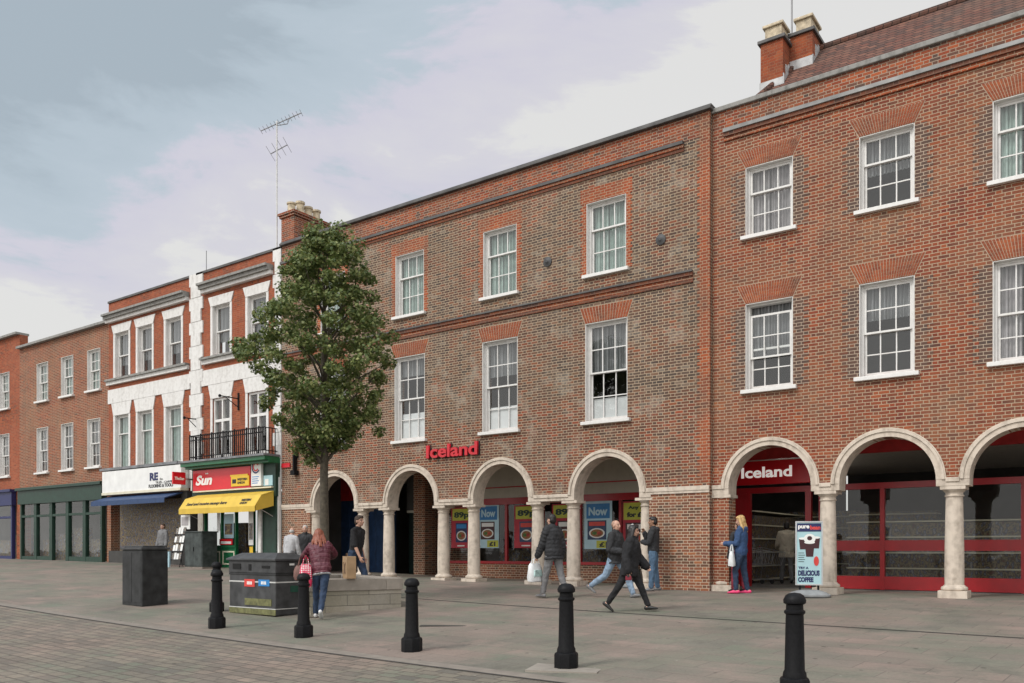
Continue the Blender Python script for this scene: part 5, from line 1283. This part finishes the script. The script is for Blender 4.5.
person('man in dark jacket and jeans beside the brick pier, hand at his mouth', -8.93, -.42, R(112), 1.74, (((.05, .35, -1), (-.75, .55, .15)), ((.0, .45, -.9), (-.30, .35, 1.0))), ((3, 0, 0, 4), (-4, 4, 0, 4)), 'cloth charcoal', 'jeans blue', 'shoe grey', ('short', 'hair black'), skin='skin dark', head=(5, 4), bulk=.015, hem=-.08, hood=True)
_, hd, W = person('blonde woman in a navy hooded top, jeans and pink shoes by the column', -6.85, -.34, R(100), 1.73, (((.08, .25, -1), (-.25, .95, .05)), ((.1, .2, -1), (-.2, .95, .0))), ((14, 16, 0, 2), (-6, 4, 0, 2)), 'cloth navy', 'jeans dark', 'shoe pink', ('long', 'hair blonde'), head=(0, 14), bulk=.016, hem=-.09, female=True, hood=True)
bag('carrier_bag', 'small white plastic bag hanging from the arm of the blonde woman', W @ Vector((-.22, .16, 1.06)), .22, .16, .33, 'plastic white', R(100), .14)
person('person in maroon trousers mostly hidden behind the blonde woman', -7.08, .12, R(60), 1.60, (DN, ((.1, .3, -1), (-.1, .95, .1))), ((4, 4, 0, 3), (-4, 0, 0, 3)), 'cloth charcoal', 'cloth maroon', 'shoe black', ('short', 'hair brown'))
person('customer in a loose cream top and dark trousers inside the shop entrance', -7.55, 4.9, R(20), 1.68, (((.2, .3, -1), (0, .8, -.3)), ((.2, .2, -1), (0, .7, -.5))), ((8, 4, 0, 3), (-8, 6, -8, 3)), 'cloth cream', 'cloth grey', 'shoe black', ('short', 'hair black'), z=.03, hem=-.2, bulk=.03, skin='skin dark')
person('person in a grey coat among the displays under the blue awning', -28.45, -.75, R(-170), 1.56, (DN, DN), ((3, 3, 0, 3), (-3, 0, 0, 3)), 'cloth grey', 'cloth charcoal', 'shoe black', ('short', 'hair brown'), bulk=.02)
o = empty('paper_bag', (-13.05, -6.25, 0), 'brown paper carrier bag with dark print standing on the planter coping', 'bag', None, R(-30))
o.location = (-12.50, -6.62, g(px, py)-.15+HT+.003)
mb = MB(); mb.rings([[(x*.19*k, y*.09*k, zz) for x, y in ((-1, -1), (0, -1.04+.3*(zz > .2)), (1, -1), (1, 1), (0, 1), (-1, 1))] for zz, k in ((0, 1), (.2, 1.03), (.44, 1.0))]); mb.build('body', 'paper bag', o, bevel=.004, world=False)
mb = MB(); mb.slab([(-.08, .10), (.09, .10), (.05, .2), (.1, .32), (0, .27), (-.1, .33), (-.04, .2)], [], -.099, -.085); mb.build('print', 'bag print', o, world=False)
mb = MB(); mb.tube([(-.07, -.05, .43), (-.04, -.05, .5), (.04, -.05, .5), (.07, -.05, .43)], .006, 5); mb.build('handle', 'bag print', o, world=False)


# ------------------------------------------------------------------ sky, sun, camera
wd = bpy.data.worlds.new('World'); scn.world = wd; wd.use_nodes = True
N = wd.node_tree.nodes; L = wd.node_tree.links; bg = N['Background']; bg.inputs['Strength'].default_value = .1
sky = N.new('ShaderNodeTexSky'); sky.sky_type = 'NISHITA'; sky.sun_disc = False
SUN_EL, SUN_AZ = R(48), R(200)       # azimuth clockwise from +y
sky.sun_elevation = SUN_EL; sky.sun_rotation = SUN_AZ; sky.air_density = 1.5; sky.dust_density = 3
tc = N.new('ShaderNodeTexCoord')
def vmath(op, a, b):
    n = N.new('ShaderNodeVectorMath'); n.operation = op
    L.new(a, n.inputs[0])
    if hasattr(b, 'links'): L.new(b, n.inputs[1])
    else: n.inputs[1].default_value = b
    return n
def mth(op, a, b, clamp=False):
    n = N.new('ShaderNodeMath'); n.operation = op; n.use_clamp = clamp
    for i, v in enumerate((a, b)):
        if hasattr(v, 'links'): L.new(v, n.inputs[i])
        else: n.inputs[i].default_value = v
    return n.outputs[0]
mp = N.new('ShaderNodeMapping'); mp.inputs['Scale'].default_value = (2.0, 2.0, 5.5); mp.inputs['Location'].default_value = (.37, .2, .1); L.new(tc.outputs['Generated'], mp.inputs[0])
n1 = N.new('ShaderNodeTexNoise'); n1.inputs['Scale'].default_value = 1.7; n1.inputs['Detail'].default_value = 8; n1.inputs['Roughness'].default_value = .58; n1.inputs['Distortion'].default_value = .3
L.new(mp.outputs[0], n1.inputs['Vector'])
# the cloud sheet thins out high in the west; overcast sky is brighter overhead, raised there and behind the camera to light the walls
thin = vmath('DOT_PRODUCT', tc.outputs['Generated'], (-.45, .10, .90)).outputs['Value']
fac = mth('ADD', mth('MULTIPLY', mth('SUBTRACT', n1.outputs['Fac'], .5), .85), mth('MULTIPLY', mth('SUBTRACT', thin, .6), 2.0))
rp = N.new('ShaderNodeValToRGB'); e = rp.color_ramp.elements
K = 10/1.17
w_ = lambda r, g_, b_: tuple(c*K for c in srgb(r, g_, b_)[:3])+(1,)
e[0].position = .13; e[0].color = w_(231, 230, 228); e[1].position = .50; e[1].color = w_(172, 185, 195)
e.new(.17).color = w_(219, 217, 224); e.new(.27).color = w_(213, 211, 223); e.new(.32).color = w_(192, 204, 214); e.new(.42).color = w_(186, 199, 209)
L.new(fac, rp.inputs['Fac'])
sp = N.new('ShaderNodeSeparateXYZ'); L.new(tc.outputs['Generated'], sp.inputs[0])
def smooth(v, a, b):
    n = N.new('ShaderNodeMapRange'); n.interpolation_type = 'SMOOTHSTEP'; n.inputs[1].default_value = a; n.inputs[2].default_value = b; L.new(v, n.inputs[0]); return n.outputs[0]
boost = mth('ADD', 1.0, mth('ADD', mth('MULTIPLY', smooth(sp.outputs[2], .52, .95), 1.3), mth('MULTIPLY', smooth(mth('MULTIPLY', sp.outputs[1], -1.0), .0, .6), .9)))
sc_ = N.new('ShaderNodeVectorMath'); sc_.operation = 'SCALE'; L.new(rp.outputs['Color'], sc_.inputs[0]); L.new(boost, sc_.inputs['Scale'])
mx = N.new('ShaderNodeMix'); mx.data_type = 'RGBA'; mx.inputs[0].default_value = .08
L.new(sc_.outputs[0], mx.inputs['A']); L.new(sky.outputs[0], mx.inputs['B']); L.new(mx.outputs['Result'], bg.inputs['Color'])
sl = bpy.data.lights.new('sun', 'SUN'); sl.energy = 1.5; sl.angle = R(12); sl.color = (1, .96, .9)
so = bpy.data.objects.new('sun', sl); COL.objects.link(so)
d = Vector((math.sin(SUN_AZ)*math.cos(SUN_EL), math.cos(SUN_AZ)*math.cos(SUN_EL), math.sin(SUN_EL)))
so.rotation_euler = d.to_track_quat('Z', 'Y').to_euler(); so.location = d*60
cam = bpy.data.cameras.new('camera'); cam.sensor_width = 36; cam.lens = 850/1024*36; cam.shift_y = (549-341.5)/1024; cam.clip_end = 3000; cam.clip_start = .1
co = bpy.data.objects.new('camera', cam); COL.objects.link(co); co.location = (0, -18.4, .97); co.rotation_euler = (R(90), 0, math.atan2(.5857925, .8104611))
scn.camera = co
scn.render.engine = 'CYCLES'
scn.cycles.use_denoising = True
scn.cycles.max_bounces = 8; scn.cycles.transparent_max_bounces = 16
vs = scn.view_settings; vs.view_transform = 'Standard'; vs.look = 'None'; vs.exposure = .22; vs.gamma = 1
